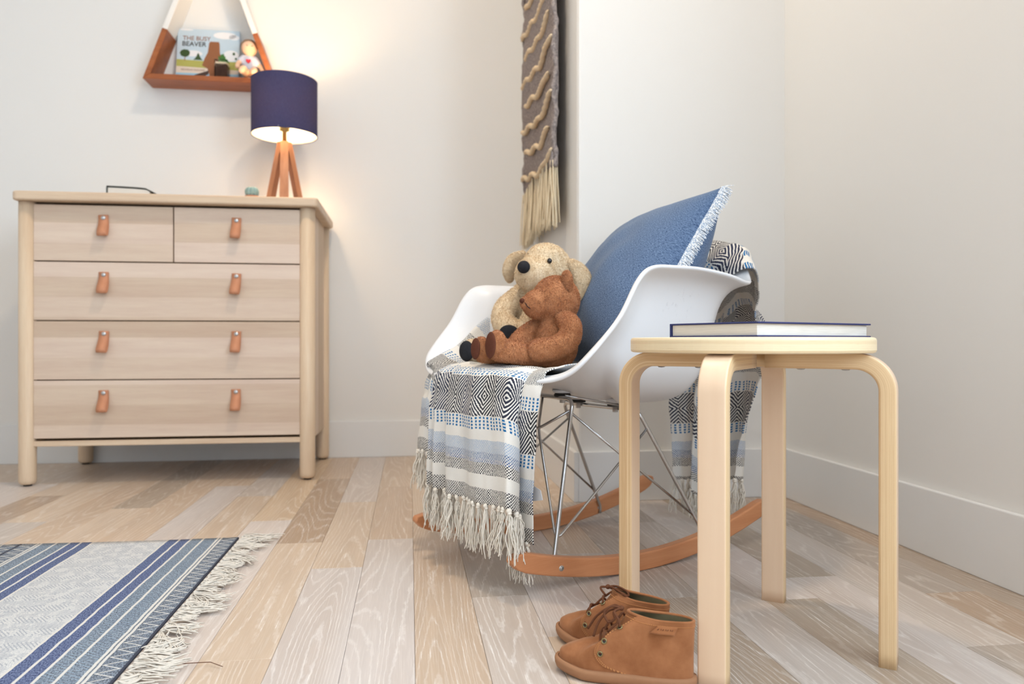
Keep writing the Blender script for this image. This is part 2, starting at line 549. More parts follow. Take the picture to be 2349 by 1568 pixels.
def ell_data(c, r, nu=20, nv=12, rot=None):
    V, F = [], []
    c = Vector(c); rot = rot or Matrix.Identity(3)
    V.append(c + rot @ Vector((0, 0, r[2])))
    for i in range(1, nv):
        th = PI*i/nv
        for k in range(nu):
            a = 2*PI*k/nu
            V.append(c + rot @ Vector((r[0]*math.sin(th)*math.cos(a), r[1]*math.sin(th)*math.sin(a), r[2]*math.cos(th))))
    V.append(c + rot @ Vector((0, 0, -r[2])))
    for k in range(nu):
        F.append((0, 1+k, 1+(k+1) % nu))
        for i in range(nv-2):
            a = 1+i*nu; F.append((a+k, a+nu+k, a+nu+(k+1) % nu, a+(k+1) % nu))
        a = 1+(nv-2)*nu; F.append((a+k, len(V)-1, a+(k+1) % nu))
    return V, F
def ell(name, c, r, mat, parent=None, rot=None, nu=20, nv=12):
    V, F = ell_data(c, r, nu, nv, rot); return mesh_obj(name, V, F, mat, parent, True)

def cr(pts, n):
    """Catmull-Rom through points, n samples per span"""
    P = [np.array(p, float) for p in pts]; out = []
    for i in range(len(P)-1):
        p0 = P[i-1] if i else 2*P[0]-P[1]; p1, p2 = P[i], P[i+1]
        p3 = P[i+2] if i+2 < len(P) else 2*P[-1]-P[-2]
        for k in range(n):
            t = k/n
            out.append(.5*((2*p1)+(p2-p0)*t+(2*p0-5*p1+4*p2-p3)*t*t+(3*p1-p0-3*p2+p3)*t**3))
    out.append(P[-1]); return out
def interp(x, xs, ys): return float(np.interp(x, xs, ys))
def sstep(a, b, x):
    t = min(1, max(0, (x-a)/(b-a))); return t*t*(3-2*t)

def grid_faces(nr, nc, closed=False):
    F = []
    for i in range(nr-1):
        for j in range(nc if closed else nc-1):
            F.append((i*nc+j, i*nc+(j+1) % nc, (i+1)*nc+(j+1) % nc, (i+1)*nc+j))
    return F

def solid(o, t, offset=0.0, sub=0, even=True):
    md = o.modifiers.new('solid', 'SOLIDIFY'); md.thickness = t; md.offset = offset; md.use_even_offset = even
    if sub:
        md = o.modifiers.new('sub', 'SUBSURF'); md.levels = sub; md.render_levels = sub
    return o

# pixel -> room helpers (pixel gives the direction, a plane gives the distance)
def pix_plane(px, py, axis, val):
    r = (px-1174.5)/FPX; h = -(py-785)/FPX
    d = Vector((r*math.cos(YAW)+math.sin(YAW), math.cos(YAW)-r*math.sin(YAW), h))
    o = Vector((0, 0, CAM_H)); t = (val-o[axis])/d[axis]
    return o + d*t
def cam_room(r, d): return (r*math.cos(YAW)+d*math.sin(YAW), d*math.cos(YAW)-r*math.sin(YAW))

# ------------------------------------------------------------------ the room
XL, XR, XJ = -2.30, 1.072, .462         # left wall, right wall, jog wall
YB, YA, YR = 2.967, 2.055, -1.90        # back wall, alcove wall, wall behind the camera
ZC = 2.60
floor = struct(box('floor', (XL, YR, -.06), (XR, YB, -.0125), 'dark_gap'))
struct(box('wall_back', (XL-.1, YB, -.06), (XJ+.1, YB+.1, ZC), 'wall_paint'))
struct(box('wall_jog', (XJ, YA+.008, -.06), (XJ+.1, YB, ZC), 'wall_paint', bev=.006))
struct(box('wall_alcove', (XJ+.002, YA, -.06), (XR+.16, YA+.1, ZC), 'wall_paint', bev=.008))
struct(box('wall_left', (XL-.1, YR, -.06), (XL, YB, ZC), 'wall_paint'))
ceiling = struct(box('ceiling', (XL-.1, YR-.16, ZC), (XR+.16, YB+.1, ZC+.1), 'ceiling_paint'))
def wall_hole(name, axis, pos, thick, a0, a1, h0, h1, b0, b1):
    """wall slab with a window hole; axis 0: slab spans y, axis 1: slab spans x"""
    parts = []
    def bx(u0, u1, z0, z1):
        lo, hi = ((pos, u0, z0), (pos+thick, u1, z1)) if axis == 0 else ((u0, pos, z0), (u1, pos+thick, z1))
        m = box_mesh('t', lo, hi); v = [x.co[:] for x in m.vertices]; f = [tuple(p.vertices) for p in m.polygons]
        bpy.data.meshes.remove(m); parts.append((v, f))
    bx(a0, b0, -.06, ZC); bx(b1, a1, -.06, ZC); bx(b0, b1, -.06, h0); bx(b0, b1, h1, ZC)
    V, F = join(parts); return struct(mesh_obj(name, V, F, 'wall_paint'))
wall_hole('wall_right', 0, XR, .16, YR, YA, .75, 2.2, -1.2, .5)
wall_hole('wall_rear', 1, YR-.16, .16, XL, XR+.16, .15, 2.15, -.8, 1.0)  # opening made for the added rear window
def window(name, axis, pos, b0, b1, h0, h1):
    root = struct(empty(name, (0, 0, 0)))
    t = .05
    def pc(n, u0, u1, z0, z1, d0, d1, mat):
        lo, hi = ((pos+d0, u0, z0), (pos+d1, u1, z1)) if axis == 0 else ((u0, pos+d0, z0), (u1, pos+d1, z1))
        box(n, lo, hi, mat, root, .003 if mat == 'frame_white' else 0, 1)
    mid = (b0+b1)/2
    pc('window_frame', b0, b0+t, h0, h1, 0, .05, 'frame_white'); pc('window_frame', b1-t, b1, h0, h1, 0, .05, 'frame_white')
    pc('window_frame', b0+t, b1-t, h0, h0+t, 0, .05, 'frame_white'); pc('window_frame', b0+t, b1-t, h1-t, h1, 0, .05, 'frame_white')
    pc('window_pane', b0+t, mid-.02, h0+t, h1-t, .022, .027, 'glass'); pc('window_pane', mid+.02, b1-t, h0+t, h1-t, .022, .027, 'glass')
    pc('window_mullion', mid-.02, mid+.02, h0+t, h1-t, .005, .045, 'frame_white')
    return root
window('window_1', 0, XR+.09, -1.2, .5, .75, 2.2)
window('added_rear_window', 1, YR-.15, -.8, 1.0, .15, 2.15)  # unseen window added behind the camera to carry fill light
for cx_, cy_, pw_ in CEIL_FILL_LIGHTS:  # out-of-view fittings added round the ceiling fill lamps
    d_ = lathe('unseen_downlight', [(.095, ZC-.001), (.095, ZC-.006), (.078, ZC-.006), (.078, ZC-.001)], 'frame_white', ceiling, 40, (cx_, cy_))
    lathe('diffuser', [(.0776, ZC-.0012), (.0776, ZC-.003)], 'unseen_downlight', d_, 40, (cx_, cy_))

# baseboards: flat board with a small eased top
BBH, BBT = .139, .013
def baseboard(name, lo, hi):
    struct(box(name, lo, hi, 'trim_paint', None, .0025, 2))
baseboard('baseboard_back', (XL, YB-BBT, 0), (XJ-BBT, YB, BBH))
baseboard('baseboard_jog', (XJ-BBT, YA-BBT, 0), (XJ, YB, BBH))
baseboard('baseboard_alcove', (XJ, YA-BBT, 0), (XR-BBT, YA, BBH))
baseboard('baseboard_right', (XR-BBT, YR, 0), (XR, YA, BBH))
baseboard('baseboard_left', (XL, YR, 0), (XL+BBT, YB-BBT, BBH))

# floor boards, one object each
PW, PX0 = .0993, .007
TAN, TAN2, ORG, BRN = (208, 184, 160), (216, 194, 171), (214, 188, 158), (182, 157, 133)
GRY, LIL, PNK, GR2, GBR = (204, 192, 182), (213, 203, 197), (218, 206, 198), (182, 168, 155), (180, 162, 143)
PLAN = {  # column: [(joint y, tone of the board in front of that joint) ...], last tone runs to the wall
    -1: [(1.72, LIL), (2.34, TAN), (9, TAN2)], -2: [(1.514, LIL), (2.129, TAN2), (9, PNK)],
    -3: [(1.093, TAN2), (1.713, TAN2), (2.5, BRN), (9, TAN)], -4: [(.78, TAN), (1.936, PNK), (9, ORG)],
    -5: [(1.35, GRY), (2.25, TAN2), (9, GRY)], -6: [(1.1, TAN), (2.42, LIL), (9, TAN)], -7: [(1.7, TAN2), (9, TAN)],
    -8: [(1.2, TAN), (2.13, TAN2), (9, GBR)], -9: [(1.62, GRY), (9, TAN)], -10: [(2.0, GRY), (9, TAN2)],
    0: [(1.9, TAN), (9, TAN2)], 1: [(1.307, GRY), (2.2, GR2), (9, TAN)], 2: [(1.118, TAN2), (2.3, LIL), (9, TAN)],
    3: [(1.55, GRY), (9, TAN2)], 4: [(1.26, GBR), (9, GR2)], 5: [(.9, LIL), (1.8, GRY), (9, GR2)],
    6: [(1.225, GBR), (9, PNK)], 7: [(1.337, PNK), (9, GBR)], 8: [(1.0, GR2), (9, GRY)],
    9: [(1.222, BRN), (9, GR2)], 10: [(1.5, GBR), (9, BRN)]}
rng = random.Random(3)
kmin, kmax = int(math.floor((XL-PX0)/PW)), int(math.floor((XR-BBT-PX0)/PW))
for k in range(kmin, kmax+1):
    x0, x1 = max(XL, PX0+k*PW), min(XR-.002, PX0+(k+1)*PW)
    plan = PLAN.get(k) or [(rng.uniform(.6, 1.6), rng.choice([TAN, GRY, TAN2, LIL])), (rng.uniform(1.9, 2.6), rng.choice([TAN, PNK, BRN])), (9, TAN2)]
    front = plan[0][0]-1.3
    plan = [(front, rng.choice([TAN, GRY, LIL, TAN2]))] + list(plan) if front > YR else list(plan)
    y = YR
    if x0 < XJ < x1:
        b = box('plank', (x0+.0004, YA-.0026, -.012), (XJ-.001, YB-.003, 0), 'plank', floor, .0007, 1); b.color = (*srgb(*TAN2), 1)
    for jy, tone in plan:
        y1 = min(jy, YB-.003 if x1 <= XJ+.01 else YA-.003)
        if y1 <= y: continue
        g = .00022
        b = box('plank', (x0+g, y+g, -.012), (x1-g, y1-g, 0), 'plank', floor, .0005, 1)
        k_ = rng.randint(-5, 4); b.color = (*srgb(*[min(255, c+k_) for c in tone]), 1)
        y = y1

# ------------------------------------------------------------------ rug
RX, RY = -.381, 1.765
rug = empty('rug', (RX, RY, 0))
tag(rug, 'flat woven rug striped in pale grey and navy with cream fringe', 'rug')
nx, ny = 60, 90
V, F = [], []
for j in range(ny+1):
    for i in range(nx+1):
        x = -1.4*i/nx; y = -2.3*j/ny
        edge = min(1, min(-x, -y)/.03 + .25)
        V.append((x, y + .004*math.sin(x*9), .0045 + .0012*noise.noise(Vector((x*7, y*7, 1)))*edge))
F = grid_faces(ny+1, nx+1)
w = mesh_obj('woven_field', V, F, 'rug', rug, True)
solid(w, .004, -1.0)

def strand(p, d, length, rad, rng, seg=7, curl=.35, floor_z=None, droop=0.0, n=3):
    """one wavy thread from p along d"""
    P = [Vector(p)]; d = Vector(d).normalized(); cur = d.copy(); st = length/seg
    for i in range(seg):
        cur = (cur + Vector((rng.gauss(0, curl), rng.gauss(0, curl), rng.gauss(0, curl)))*.5 + d*.35 + Vector((0, 0, -droop))).normalized()
        q = P[-1] + cur*st
        if floor_z is not None and q.z < floor_z: q.z = floor_z + rng.random()*.002
        P.append(q)
    return tube_data(P, [rad]*seg + [rad*.6], n, False)

def rug_tassels():
    rng = random.Random(11)
    y = -.012; i = 0
    while y > -1.35:
        parts = []
        yaw = rng.gauss(0, .5)
        knot = (.012, 0, .006)
        parts.append(ell_data(knot, (.0062, .005, .0048), 8, 6))
        ln = rng.uniform(.035, .075) if y < -.08 else rng.uniform(.055, .085)
        kx, ky = math.cos(yaw), math.sin(yaw)
        bunch = [Vector((0, 0, 0))]
        dirc = Vector((kx, ky, .12))
        mid_bend = rng.gauss(0, .8)
        for s in range(17):
            p = Vector((.013, rng.gauss(0, .003), .006 + rng.random()*.006))
            P = [p]; cur = dirc.copy()
            L = ln*rng.uniform(.75, 1.1); n = 8
            ph = rng.gauss(0, .25)
            for k in range(n):
                a = mid_bend*(k/n)*1.2 + ph
                cur = Vector((kx*math.cos(a)-ky*math.sin(a), ky*math.cos(a)+kx*math.sin(a), .35*math.sin(k*.9+s)*.6 - .05))
                q = P[-1] + cur.normalized()*L/n
                q.z = max(.0022 + rng.random()*.007, min(.020, q.z)); P.append(q)
            parts.append(tube_data(P, [.0011]*n + [.0007], 4, False))
        V, F = join(parts)
        o = mesh_obj('tassel', V, F, 'cotton_grey', rug, True); o.location = (0, y, 0)
        y -= rng.uniform(.019, .027); i += 1
    # loose brown thread
    V, F = tube_data([(.03, -.67, .006), (.07, -.69, .007), (.11, -.685, .005), (.13, -.70, .004)], .0006, 4)
    mesh_obj('loose_thread', V, F, 'lace', rug, True)
rug_tassels()

# ------------------------------------------------------------------ chest of drawers
DXL, DXR, DYF, DYB = -1.168, -.328, 2.507, 2.928
dr = empty('chest_of_drawers', ((DXL+DXR)/2, (DYF+DYB)/2, 0))
tag(dr, 'pale birch chest of drawers with tan leather strap pulls', 'dresser')
ox, oy = dr.location.x, dr.location.y
def rel(x, y, z): return (x-ox, y-oy, z)
for lx in (DXL, DXR):
    for ly in (DYF, DYB):
        cx_, cy_ = lx-ox, ly-oy
        leg = lathe('leg', [(.019, .006), (.0235, .011), (.0245, .02), (.0245, .874)], 'birch_leg', dr, 28, (cx_, cy_))
        f = lathe('glide', [(.012, 0), (.012, .007)], 'rubber', leg, 16, (cx_, cy_))
bm = bmesh.new(); bmesh.ops.create_cube(bm, size=1)
lo, hi = rel(-1.196, 2.462, .874), rel(-.290, 2.952, .902)
for v in bm.verts: v.co = Vector([lo[i]+(v.co[i]+.5)*(hi[i]-lo[i]) for i in range(3)])
ve = [e for e in bm.edges if abs(e.verts[0].co.z-e.verts[1].co.z) > .01]
bmesh.ops.bevel(bm, geom=ve, offset=.018, segments=5, profile=.5, affect='EDGES')
he = [e for e in bm.edges if abs(e.verts[0].co.z-e.verts[1].co.z) < .001 and len(e.link_faces) == 2 and abs(e.link_faces[0].normal.z-e.link_faces[1].normal.z) > .5]
bmesh.ops.bevel(bm, geom=he, offset=.006, segments=3, profile=.5, affect='EDGES')
link('top', bm_mesh('top', bm), 'birch_top', dr)
xl, xr = DXL+.0215, DXR-.0215
box('side_panel', rel(DXL-.008, DYF+.02, .12), rel(DXL+.008, DYB-.02, .874), 'birch_side', dr, .001, 1)
box('side_panel', rel(DXR-.008, DYF+.02, .12), rel(DXR+.008, DYB-.02, .874), 'birch_side', dr, .001, 1)
box('back_panel', rel(DXL+.01, DYB-.006, .14), rel(DXR-.01, DYB+.002, .87), 'birch_side', dr)
box('bottom_rail', rel(xl, DYF-.012, .121), rel(xr, DYF+.008, .1375), 'birch_top', dr, .0015, 1)
box('bottom_panel', rel(xl, DYF+.008, .124), rel(xr, DYB-.01, .134), 'birch_side', dr)
box('carcass', rel(xl, DYF+.012, .14), rel(xr, DYB-.008, .868), 'dark_gap', dr)
# leather strap profile, swept across its width
path = cr([(.0045, .030), (.0050, .014), (.012, -.002), (.024, -.018), (.0285, -.029), (.024, -.0355), (.014, -.031), (.006, -.018), (.0018, 0), (.0016, .028)], 5)
def strap_mesh():
    V, F = [], []; n = len(path); hw = .0140
    for sgn in (-1, 1):
        for q in path: V.append((sgn*hw, -q[0], q[1]))
    for i in range(n-1): F.append((i, i+1, n+i+1, n+i))
    me = bpy.data.meshes.new('strap'); me.from_pydata(V, [], F)
    me.materials.append(MAT['leather']); me.polygons.foreach_set('use_smooth', [True]*len(me.polygons)); return me
STRAP = strap_mesh()
vv, ff = lathe_data([(0.0001, .0036), (.0040, .0034), (.0068, .0018), (.0072, 0)], 14)
vv = [(a, -c-.0050, b+.021) for a, b, c in vv]
RIV = bpy.data.meshes.new('rivet'); RIV.from_pydata(vv, [], ff); RIV.materials.append(MAT['steel'])
RIV.polygons.foreach_set('use_smooth', [True]*len(RIV.polygons))
def drawer(x0, x1, z0, z1, pulls):
    d = box('drawer', rel(x0, DYF-.013, z0), rel(x1, DYF+.010, z1), 'birch_front', dr, .0012, 1)
    for px_ in pulls:
        zc = z1 - .060
        s = bpy.data.objects.new('strap_pull', STRAP); COL.objects.link(s); s.parent = d
        s.location = (px_-ox, DYF-.013-oy, zc); solid(s, .0026, 0)
        s.rotation_euler = (0, rng.uniform(-.05, .05), rng.uniform(-.04, .04))
        r_ = bpy.data.objects.new('rivet', RIV); COL.objects.link(r_); r_.parent = d
        r_.location = s.location; r_.rotation_euler = s.rotation_euler
PXA, PXB = -.941, -.546
drawer(xl+.001, -.7385, .694, .8665, [PXA]); drawer(-.7345, xr-.001, .694, .8665, [PXB])
drawer(xl+.001, xr-.001, .5105, .690, [PXA, PXB]); drawer(xl+.001, xr-.001, .327, .507, [PXA, PXB])
drawer(xl+.001, xr-.001, .146, .3235, [PXA, PXB])

# ------------------------------------------------------------------ lamp on the chest
LX, LY, LZ = -.434, 2.72, .902
lamp = empty('table_lamp', (LX, LY, LZ))
tag(lamp, 'lit table lamp with navy drum shade on wooden tripod legs', 'lamp')
z0s, z1s, rs = 1.163-LZ, 1.352-LZ, .1115
sh = lathe('lamp_shade', [(rs, z0s), (rs, z1s)], 'shade', lamp, 64, caps=False)
lathe('lining', [(rs-.0018, z0s+.001), (rs-.0018, z1s-.001)], 'shade_lining', sh, 64, caps=False)
tube('shade_ring', [((rs-.0008)*math.cos(2*PI*k/64), (rs-.0008)*math.sin(2*PI*k/64), z0s) for k in range(64)], .0014, 'shade', sh, 6, True)
tube('shade_ring', [((rs-.0008)*math.cos(2*PI*k/64), (rs-.0008)*math.sin(2*PI*k/64), z1s) for k in range(64)], .0014, 'shade', sh, 6, True)
for k in range(3):
    a = 2*PI*k/3+.5
    tube('shade_spoke', [(.018*math.cos(a), .018*math.sin(a), z0s+.03), (rs*math.cos(a), rs*math.sin(a), z0s+.004)], .0014, 'steel', sh, 6)
for a in (-PI/2+.13, -PI/2+.13+2*PI/3, -PI/2+.13+4*PI/3):
    d = Vector((math.cos(a), math.sin(a), 0)); s = Vector((-d.y, d.x, 0))
    top = d*.012 + Vector((0, 0, .238)); bot = d*.064 + Vector((0, 0, 0))
    V = []
    for c, wd, th in ((bot, .0155, .009), (top, .013, .009)):
        for q in ((-1, -1), (1, -1), (1, 1), (-1, 1)): V.append(c + s*wd*q[0] + d*th*q[1])
    mesh_obj('leg', V, [(3, 2, 1, 0), (4, 5, 6, 7), (0, 1, 5, 4), (1, 2, 6, 5), (2, 3, 7, 6), (3, 0, 4, 7)], 'lamp_wood', lamp)
lathe('stem', [(.0075, .225), (.0075, .275), (.017, .278), (.017, .315)], 'brass', lamp, 20)
lathe('bulb', [(.013, .316), (.016, .328), (.029, .352), (.0305, .370), (.026, .388), (.014, .402), (.001, .406)], 'bulb', lamp, 24)
pl = bpy.data.lights.new('lamp_bulb_light', 'POINT'); pl.energy = 25.0; pl.color = (1.0, .66, .36); pl.shadow_soft_size = .034
plo = bpy.data.objects.new('lamp_bulb_light', pl); COL.objects.link(plo); plo.location = (LX, LY, LZ+.368)
# ------------------------------------------------------------------ small things on the chest top
def hardback(name, loc, rz, L, W, T, cover, label, cat, spine_axis=-1, lid=0.0):
    """closed hardback lying flat: local x = from spine to fore edge, y = height of the book"""
    r = empty(name, loc, rz); tag(r, label, cat)
    c = .0024
    box('cover_board', (-W/2, -L/2, 0), (W/2, L/2, c), cover, r, .0007, 1)
    top = box('cover_board', (-W/2, -L/2, -c), (W/2, L/2, 0), cover, r, .0007, 1)
    top.location = (0, 0, T); top.rotation_euler = (0, lid, 0)
    box('spine', (-W/2-.001, -L/2, 0), (-W/2+.002, L/2, T), cover, r, .0007, 1)
    box('page_block', (-W/2+.002, -L/2+.004, c), (W/2-.005, L/2-.004, T-c-.0002), 'pages', r)
    return r
# thick grey book whose soft cover curls down at the right
g0 = pix_plane(245, 428, 1, 2.56); g1 = pix_plane(335, 436, 1, 2.56); g2 = pix_plane(356, 447, 1, 2.56)
gb = empty('closed_book', (g0.x, 2.56, .902)); tag(gb, 'thick pale-paged book with grey cover lying on chest top', 'book')
hz = g0.z-.902
prof = cr([(0, 0), (0, hz*.55), (.0005, hz-.001), (.004, hz), ((g1.x-g0.x)*.6, hz-.002), (g1.x-g0.x-.006, hz-.0045), (g1.x-g0.x+.004, hz-.008), (g2.x-g0.x, hz-.020), (g2.x-g0.x+.008, hz-.026)], 5)
V = [(p[0], yy, p[1]) for yy in (0, .2) for p in prof]; n = len(prof)
o = mesh_obj('cover', V, [(i, i+1, n+i+1, n+i) for i in range(n-1)], 'grey_cover', gb, True); solid(o, .0025, 1)
V = [(p[0]+.002, yy, max(.0, p[1]-.003)) for yy in (.003, .197) for p in prof[3:-9]]; m_ = len(V)//2
V += [(V[m_-1][0], .003, 0), (V[m_-1][0], .197, 0), (.002, .003, 0), (.002, .197, 0)]
F = [(i, i+1, m_+i+1, m_+i) for i in range(m_-1)]
F += [tuple([2*m_+2] + list(range(m_)) + [2*m_])[::-1], tuple([2*m_+3] + list(range(m_, 2*m_)) + [2*m_+1]), (m_-1, 2*m_, 2*m_+1, 2*m_-1)]
mesh_obj('page_block', V, F, 'pages', gb)

s0 = pix_plane(578, 440, 1, 2.62)
su = empty('succulent', (s0.x, 2.62, .902)); tag(su, 'tiny grey-green globe succulent in a low pot beside the lamp', 'plant')
zt = pix_plane(578, 430, 1, 2.62).z - .902
lathe('pot', [(.016, 0), (.020, .004), (.0225, zt-.030), (.0205, zt-.030), (.019, zt-.034)], 'terracotta', su, 24)
for k in range(9):
    a = 2*PI*k/9
    ell('lobe', (.0115*math.cos(a), .0115*math.sin(a), zt-.017), (.0115, .0085, .0165), 'succulent', su, Matrix.Rotation(a, 3, 'Z'), 12, 8)

# ------------------------------------------------------------------ triangular wall shelf
SYF, SYB = 2.858, YB-.001
shelf = empty('triangle_shelf', (-.7175, SYB, 1.388))
tag(shelf, 'triangular wall shelf, white above and brown stained wood below', 'shelf')
A, B, Cc = Vector((-.2325, 0, 0)), Vector((.2325, 0, 0)), Vector((0, 0, .637))
tk = .019
cen = (A+B+Cc)/3
def inner(v, k):  # inset triangle corner
    e = {0: (A, B, Cc), 1: (B, Cc, A), 2: (Cc, A, B)}[k]
    d1 = (e[1]-e[0]).normalized(); d2 = (e[2]-e[0]).normalized()
    bis = (d1+d2).normalized(); s = math.sin(math.acos(max(-1, min(1, d1.dot(d2))))/2)
    return e[0] + bis*tk/s
a_, b_, c_ = inner(A, 0), inner(B, 1), inner(Cc, 2)
def board(name, q, mat, par):
    V = [(p.x, y, p.z) for y in (SYF-SYB, 0) for p in q]; n = len(q)
    F = [tuple(range(n))[::-1] if False else tuple(range(n)), tuple(range(n, 2*n))[::-1]] + [(i, n+i, n+(i+1) % n, (i+1) % n) for i in range(n)]
    o = mesh_obj(name, V, F, mat, par)
    bm = bmesh.new(); bm.from_mesh(o.data); bmesh.ops.recalc_face_normals(bm, faces=bm.faces[:])
    bmesh.ops.bevel(bm, geom=bm.edges[:], offset=.0012, segments=1, affect='EDGES'); bm.to_mesh(o.data); bm.free()
    return o
board('bottom_board', [A, B, b_, a_], 'stain', shelf)
t = .29
def side(P0, P1, q0, q1):
    m0, m1 = P0.lerp(P1, t), q0.lerp(q1, t*.985-.012)
    m1 = q0 + (q1-q0)*(((m0-q0).dot((q1-q0).normalized()))/(q1-q0).length)
    board('side_board', [P0, m0, m1, q0], 'stain', shelf)
    board('painted_side_board', [m0, P1, q1, m1], 'white_paint', shelf)
side(A, Cc, a_, c_); side(B, Cc, b_, c_)
SZ = 1.388 + tk

# picture book leaning at the back of the shelf
bk = empty('picture_book', (-.745, 2.925, SZ+.0005)); bk.rotation_euler = (math.radians(-8), 0, 0)
tag(bk, 'thin picture book with pale blue cover standing on wall shelf', 'book')
BW, BH = .222, .205
box('cover_board', (-BW/2, -.001, 0), (BW/2, .001, BH), 'print_sky', bk)
box('page_block', (-BW/2+.002, .0012, .002), (BW/2-.003, .008, BH-.002), 'pages', bk)
box('cover_board', (-BW/2, .0082, 0), (BW/2, .0102, BH), 'print_sky', bk)
def flat(name, pts, mat, lift):
    n = len(pts); V = [(p[0], -.001-lift, p[1]) for p in pts] + [(p[0], -.0009, p[1]) for p in pts]
    F = [tuple(range(n)), tuple(range(n, 2*n))[::-1]] + [(i, n+i, n+(i+1) % n, (i+1) % n) for i in range(n)]
    mesh_obj(name, V, F, mat, bk)
def disc(cx_, cz_, rx, rz, n=22, jag=0, seed=1):
    rg = random.Random(seed)
    return [(cx_+rx*math.cos(2*PI*k/n)*(1+rg.uniform(-jag, jag)), cz_+rz*math.sin(2*PI*k/n)*(1+rg.uniform(-jag, jag))) for k in range(n)]
flat('printed_water', [(-BW/2, .0005), (BW/2, .0005), (BW/2, .03), (-BW/2, .03)], 'print_water', .0002)
flat('printed_shore', [(-BW/2, .03), (BW/2, .033), (BW/2, .058), (-BW/2, .056)], 'print_sand', .0002)
flat('printed_meadow', [(-BW/2, .056), (BW/2, .048), (BW/2, .082), (.02, .079), (-BW/2, .083)], 'print_meadow', .0003)
for cx_, cz_, rx, rz in ((.058, .184, .042, .014), (.092, .178, .026, .010), (-.08, .203, .025, .0035), (-.055, .108, .035, .012), (.082, .105, .03, .022)):
    flat('printed_cloud', disc(cx_, min(cz_, BH-rz-.0005), rx if cx_+rx < BW/2 else BW/2-cx_, rz), 'print_cloud', .0002)
flat('printed_tree', disc(-.082, .108, .018, .0155, 18, .08), 'print_tree', .0004)
flat('printed_tree_trunk', [(-.0835, .078), (-.0805, .078), (-.081, .096), (-.083, .096)], 'print_trunk', .0004)
flat('printed_tree', [(-.052, .083), (-.018, .083), (-.027, .092), (-.025, .092), (-.031, .1), (-.029, .1), (-.035, .112), (-.041, .1), (-.039, .1), (-.045, .092), (-.043, .092)], 'print_tree', .0004)
for cx_, cz_, r_ in ((.092, .113, .006), (.1, .094, .005)): flat('printed_leaf', disc(cx_, cz_, r_*.8, r_), 'print_tree', .0004)
# plain brown stand-in for the figure on the cover
flat('printed_brown_shape', [(.012, .0005), (.032, .0005), (.036, .04), (.058, .06), (.05, .085), (.042, .115), (.040, .15), (.037, .158), (.006, .158), (.002, .15), (-.001, .115), (-.012, .09), (-.02, .062), (.0, .05), (.006, .03)], 'print_trunk', .0005)
flat('printed_log', [(-.05, .014), (-.042, .008), (-.03, .010), (.004, .028), (.004, .043), (-.035, .028), (-.048, .022)], 'print_log', .0006)
def text(body, size, loc, mat, name, parent, extr=.0002, sx=1.0):
    cu = bpy.data.curves.new(name, 'FONT'); cu.body = body; cu.size = size; cu.extrude = extr; cu.offset = size*.012
    o = bpy.data.objects.new(name, cu); COL.objects.link(o)
    bpy.context.view_layer.update()
    me = bpy.data.meshes.new_from_object(o.evaluated_get(bpy.context.evaluated_depsgraph_get()))
    bpy.data.objects.remove(o); bpy.data.curves.remove(cu)
    m = link(name, me, mat, parent); m.location = loc; m.rotation_euler = (PI/2, 0, 0); m.scale = (sx, 1, 1); return m
text('THE BUSY', .0235, (-.092, -.0014, .160), 'print_ink_brown', 'printed_title', bk, sx=.95)
text('BEAVER', .0255, (-.094, -.0014, .137), 'print_ink', 'printed_title', bk, sx=.98)
text('NICHOLAS OLDLAND', .0095, (-.094, -.0014, .040), 'print_ink_brown', 'printed_author', bk, sx=.9)

# little plant in a square glass
pt = empty('potted_plant', (-.684, 2.895, SZ+.0005)); tag(pt, 'small green cactus in square glass of dark soil on wall shelf', 'plant')
box('glass_pot', (-.023, -.023, 0), (.023, .023, .068), 'glass', pt, .002, 2)
box('soil', (-.020, -.020, .003), (.020, .020, .052), 'soil', pt, .002, 1)
box('gravel', (-.020, -.020, .0525), (.020, .020, .059), 'wool_cream', pt, .002, 1)
for k in range(9):
    a = 2.4*k; r_ = .004+.0011*k
    ell('leaf', (r_*math.cos(a), r_*math.sin(a), .074-.0012*k), (.0042, .0042, .022-.0011*k), 'leaf_green', pt, Matrix.Rotation(.05*k, 3, Vector((-math.sin(a), math.cos(a), 0))), 8, 6)

# doll
dl = empty('doll', (-.588, 2.893, SZ+.0005), .25); tag(dl, 'small doll in striped shirt with red heart sitting on wall shelf', 'doll')
def remesh(name, parts, vox, mat, parent, smooth_it=6):
    V, F = join(parts)
    me = bpy.data.meshes.new('tmp'); me.from_pydata([tuple(v) for v in V], [], F)
    o = bpy.data.objects.new('tmp', me); COL.objects.link(o)
    md = o.modifiers.new('r', 'REMESH'); md.mode = 'VOXEL'; md.voxel_size = vox
    md = o.modifiers.new('s', 'SMOOTH'); md.factor = .5; md.iterations = smooth_it
    bpy.context.view_layer.update()
    out = bpy.data.meshes.new_from_object(o.evaluated_get(bpy.context.evaluated_depsgraph_get()))
    bpy.data.objects.remove(o); bpy.data.meshes.remove(me)
    out.name = name; out.materials.clear()
    return link(name, out, mat, parent, True)
def capsule(pts, rads, n=14, sub=4):
    """smooth tube with rounded ends"""
    P = cr(pts, sub); R = [float(x[0]) for x in cr([(r,) for r in rads], sub)]
    out = [tube_data(P, R, n, True)]
    out.append(ell_data(P[0], (R[0],)*3, 12, 8)); out.append(ell_data(P[-1], (R[-1],)*3, 12, 8))
    return out
pb = [ell_data((0, 0, .118), (.029, .027, .029)), ell_data((0, 0, .055), (.022, .018, .040))]
pb += capsule([(-.012, -.01, .018), (-.022, -.045, .026), (-.030, -.062, .012)], [.013, .013, .011])
pb += capsule([(.012, -.01, .018), (.014, -.045, .024), (.010, -.064, .012)], [.013, .013, .011])
pb += capsule([(-.02, 0, .078), (-.038, -.012, .055), (-.042, -.025, .038)], [.010, .009, .009])
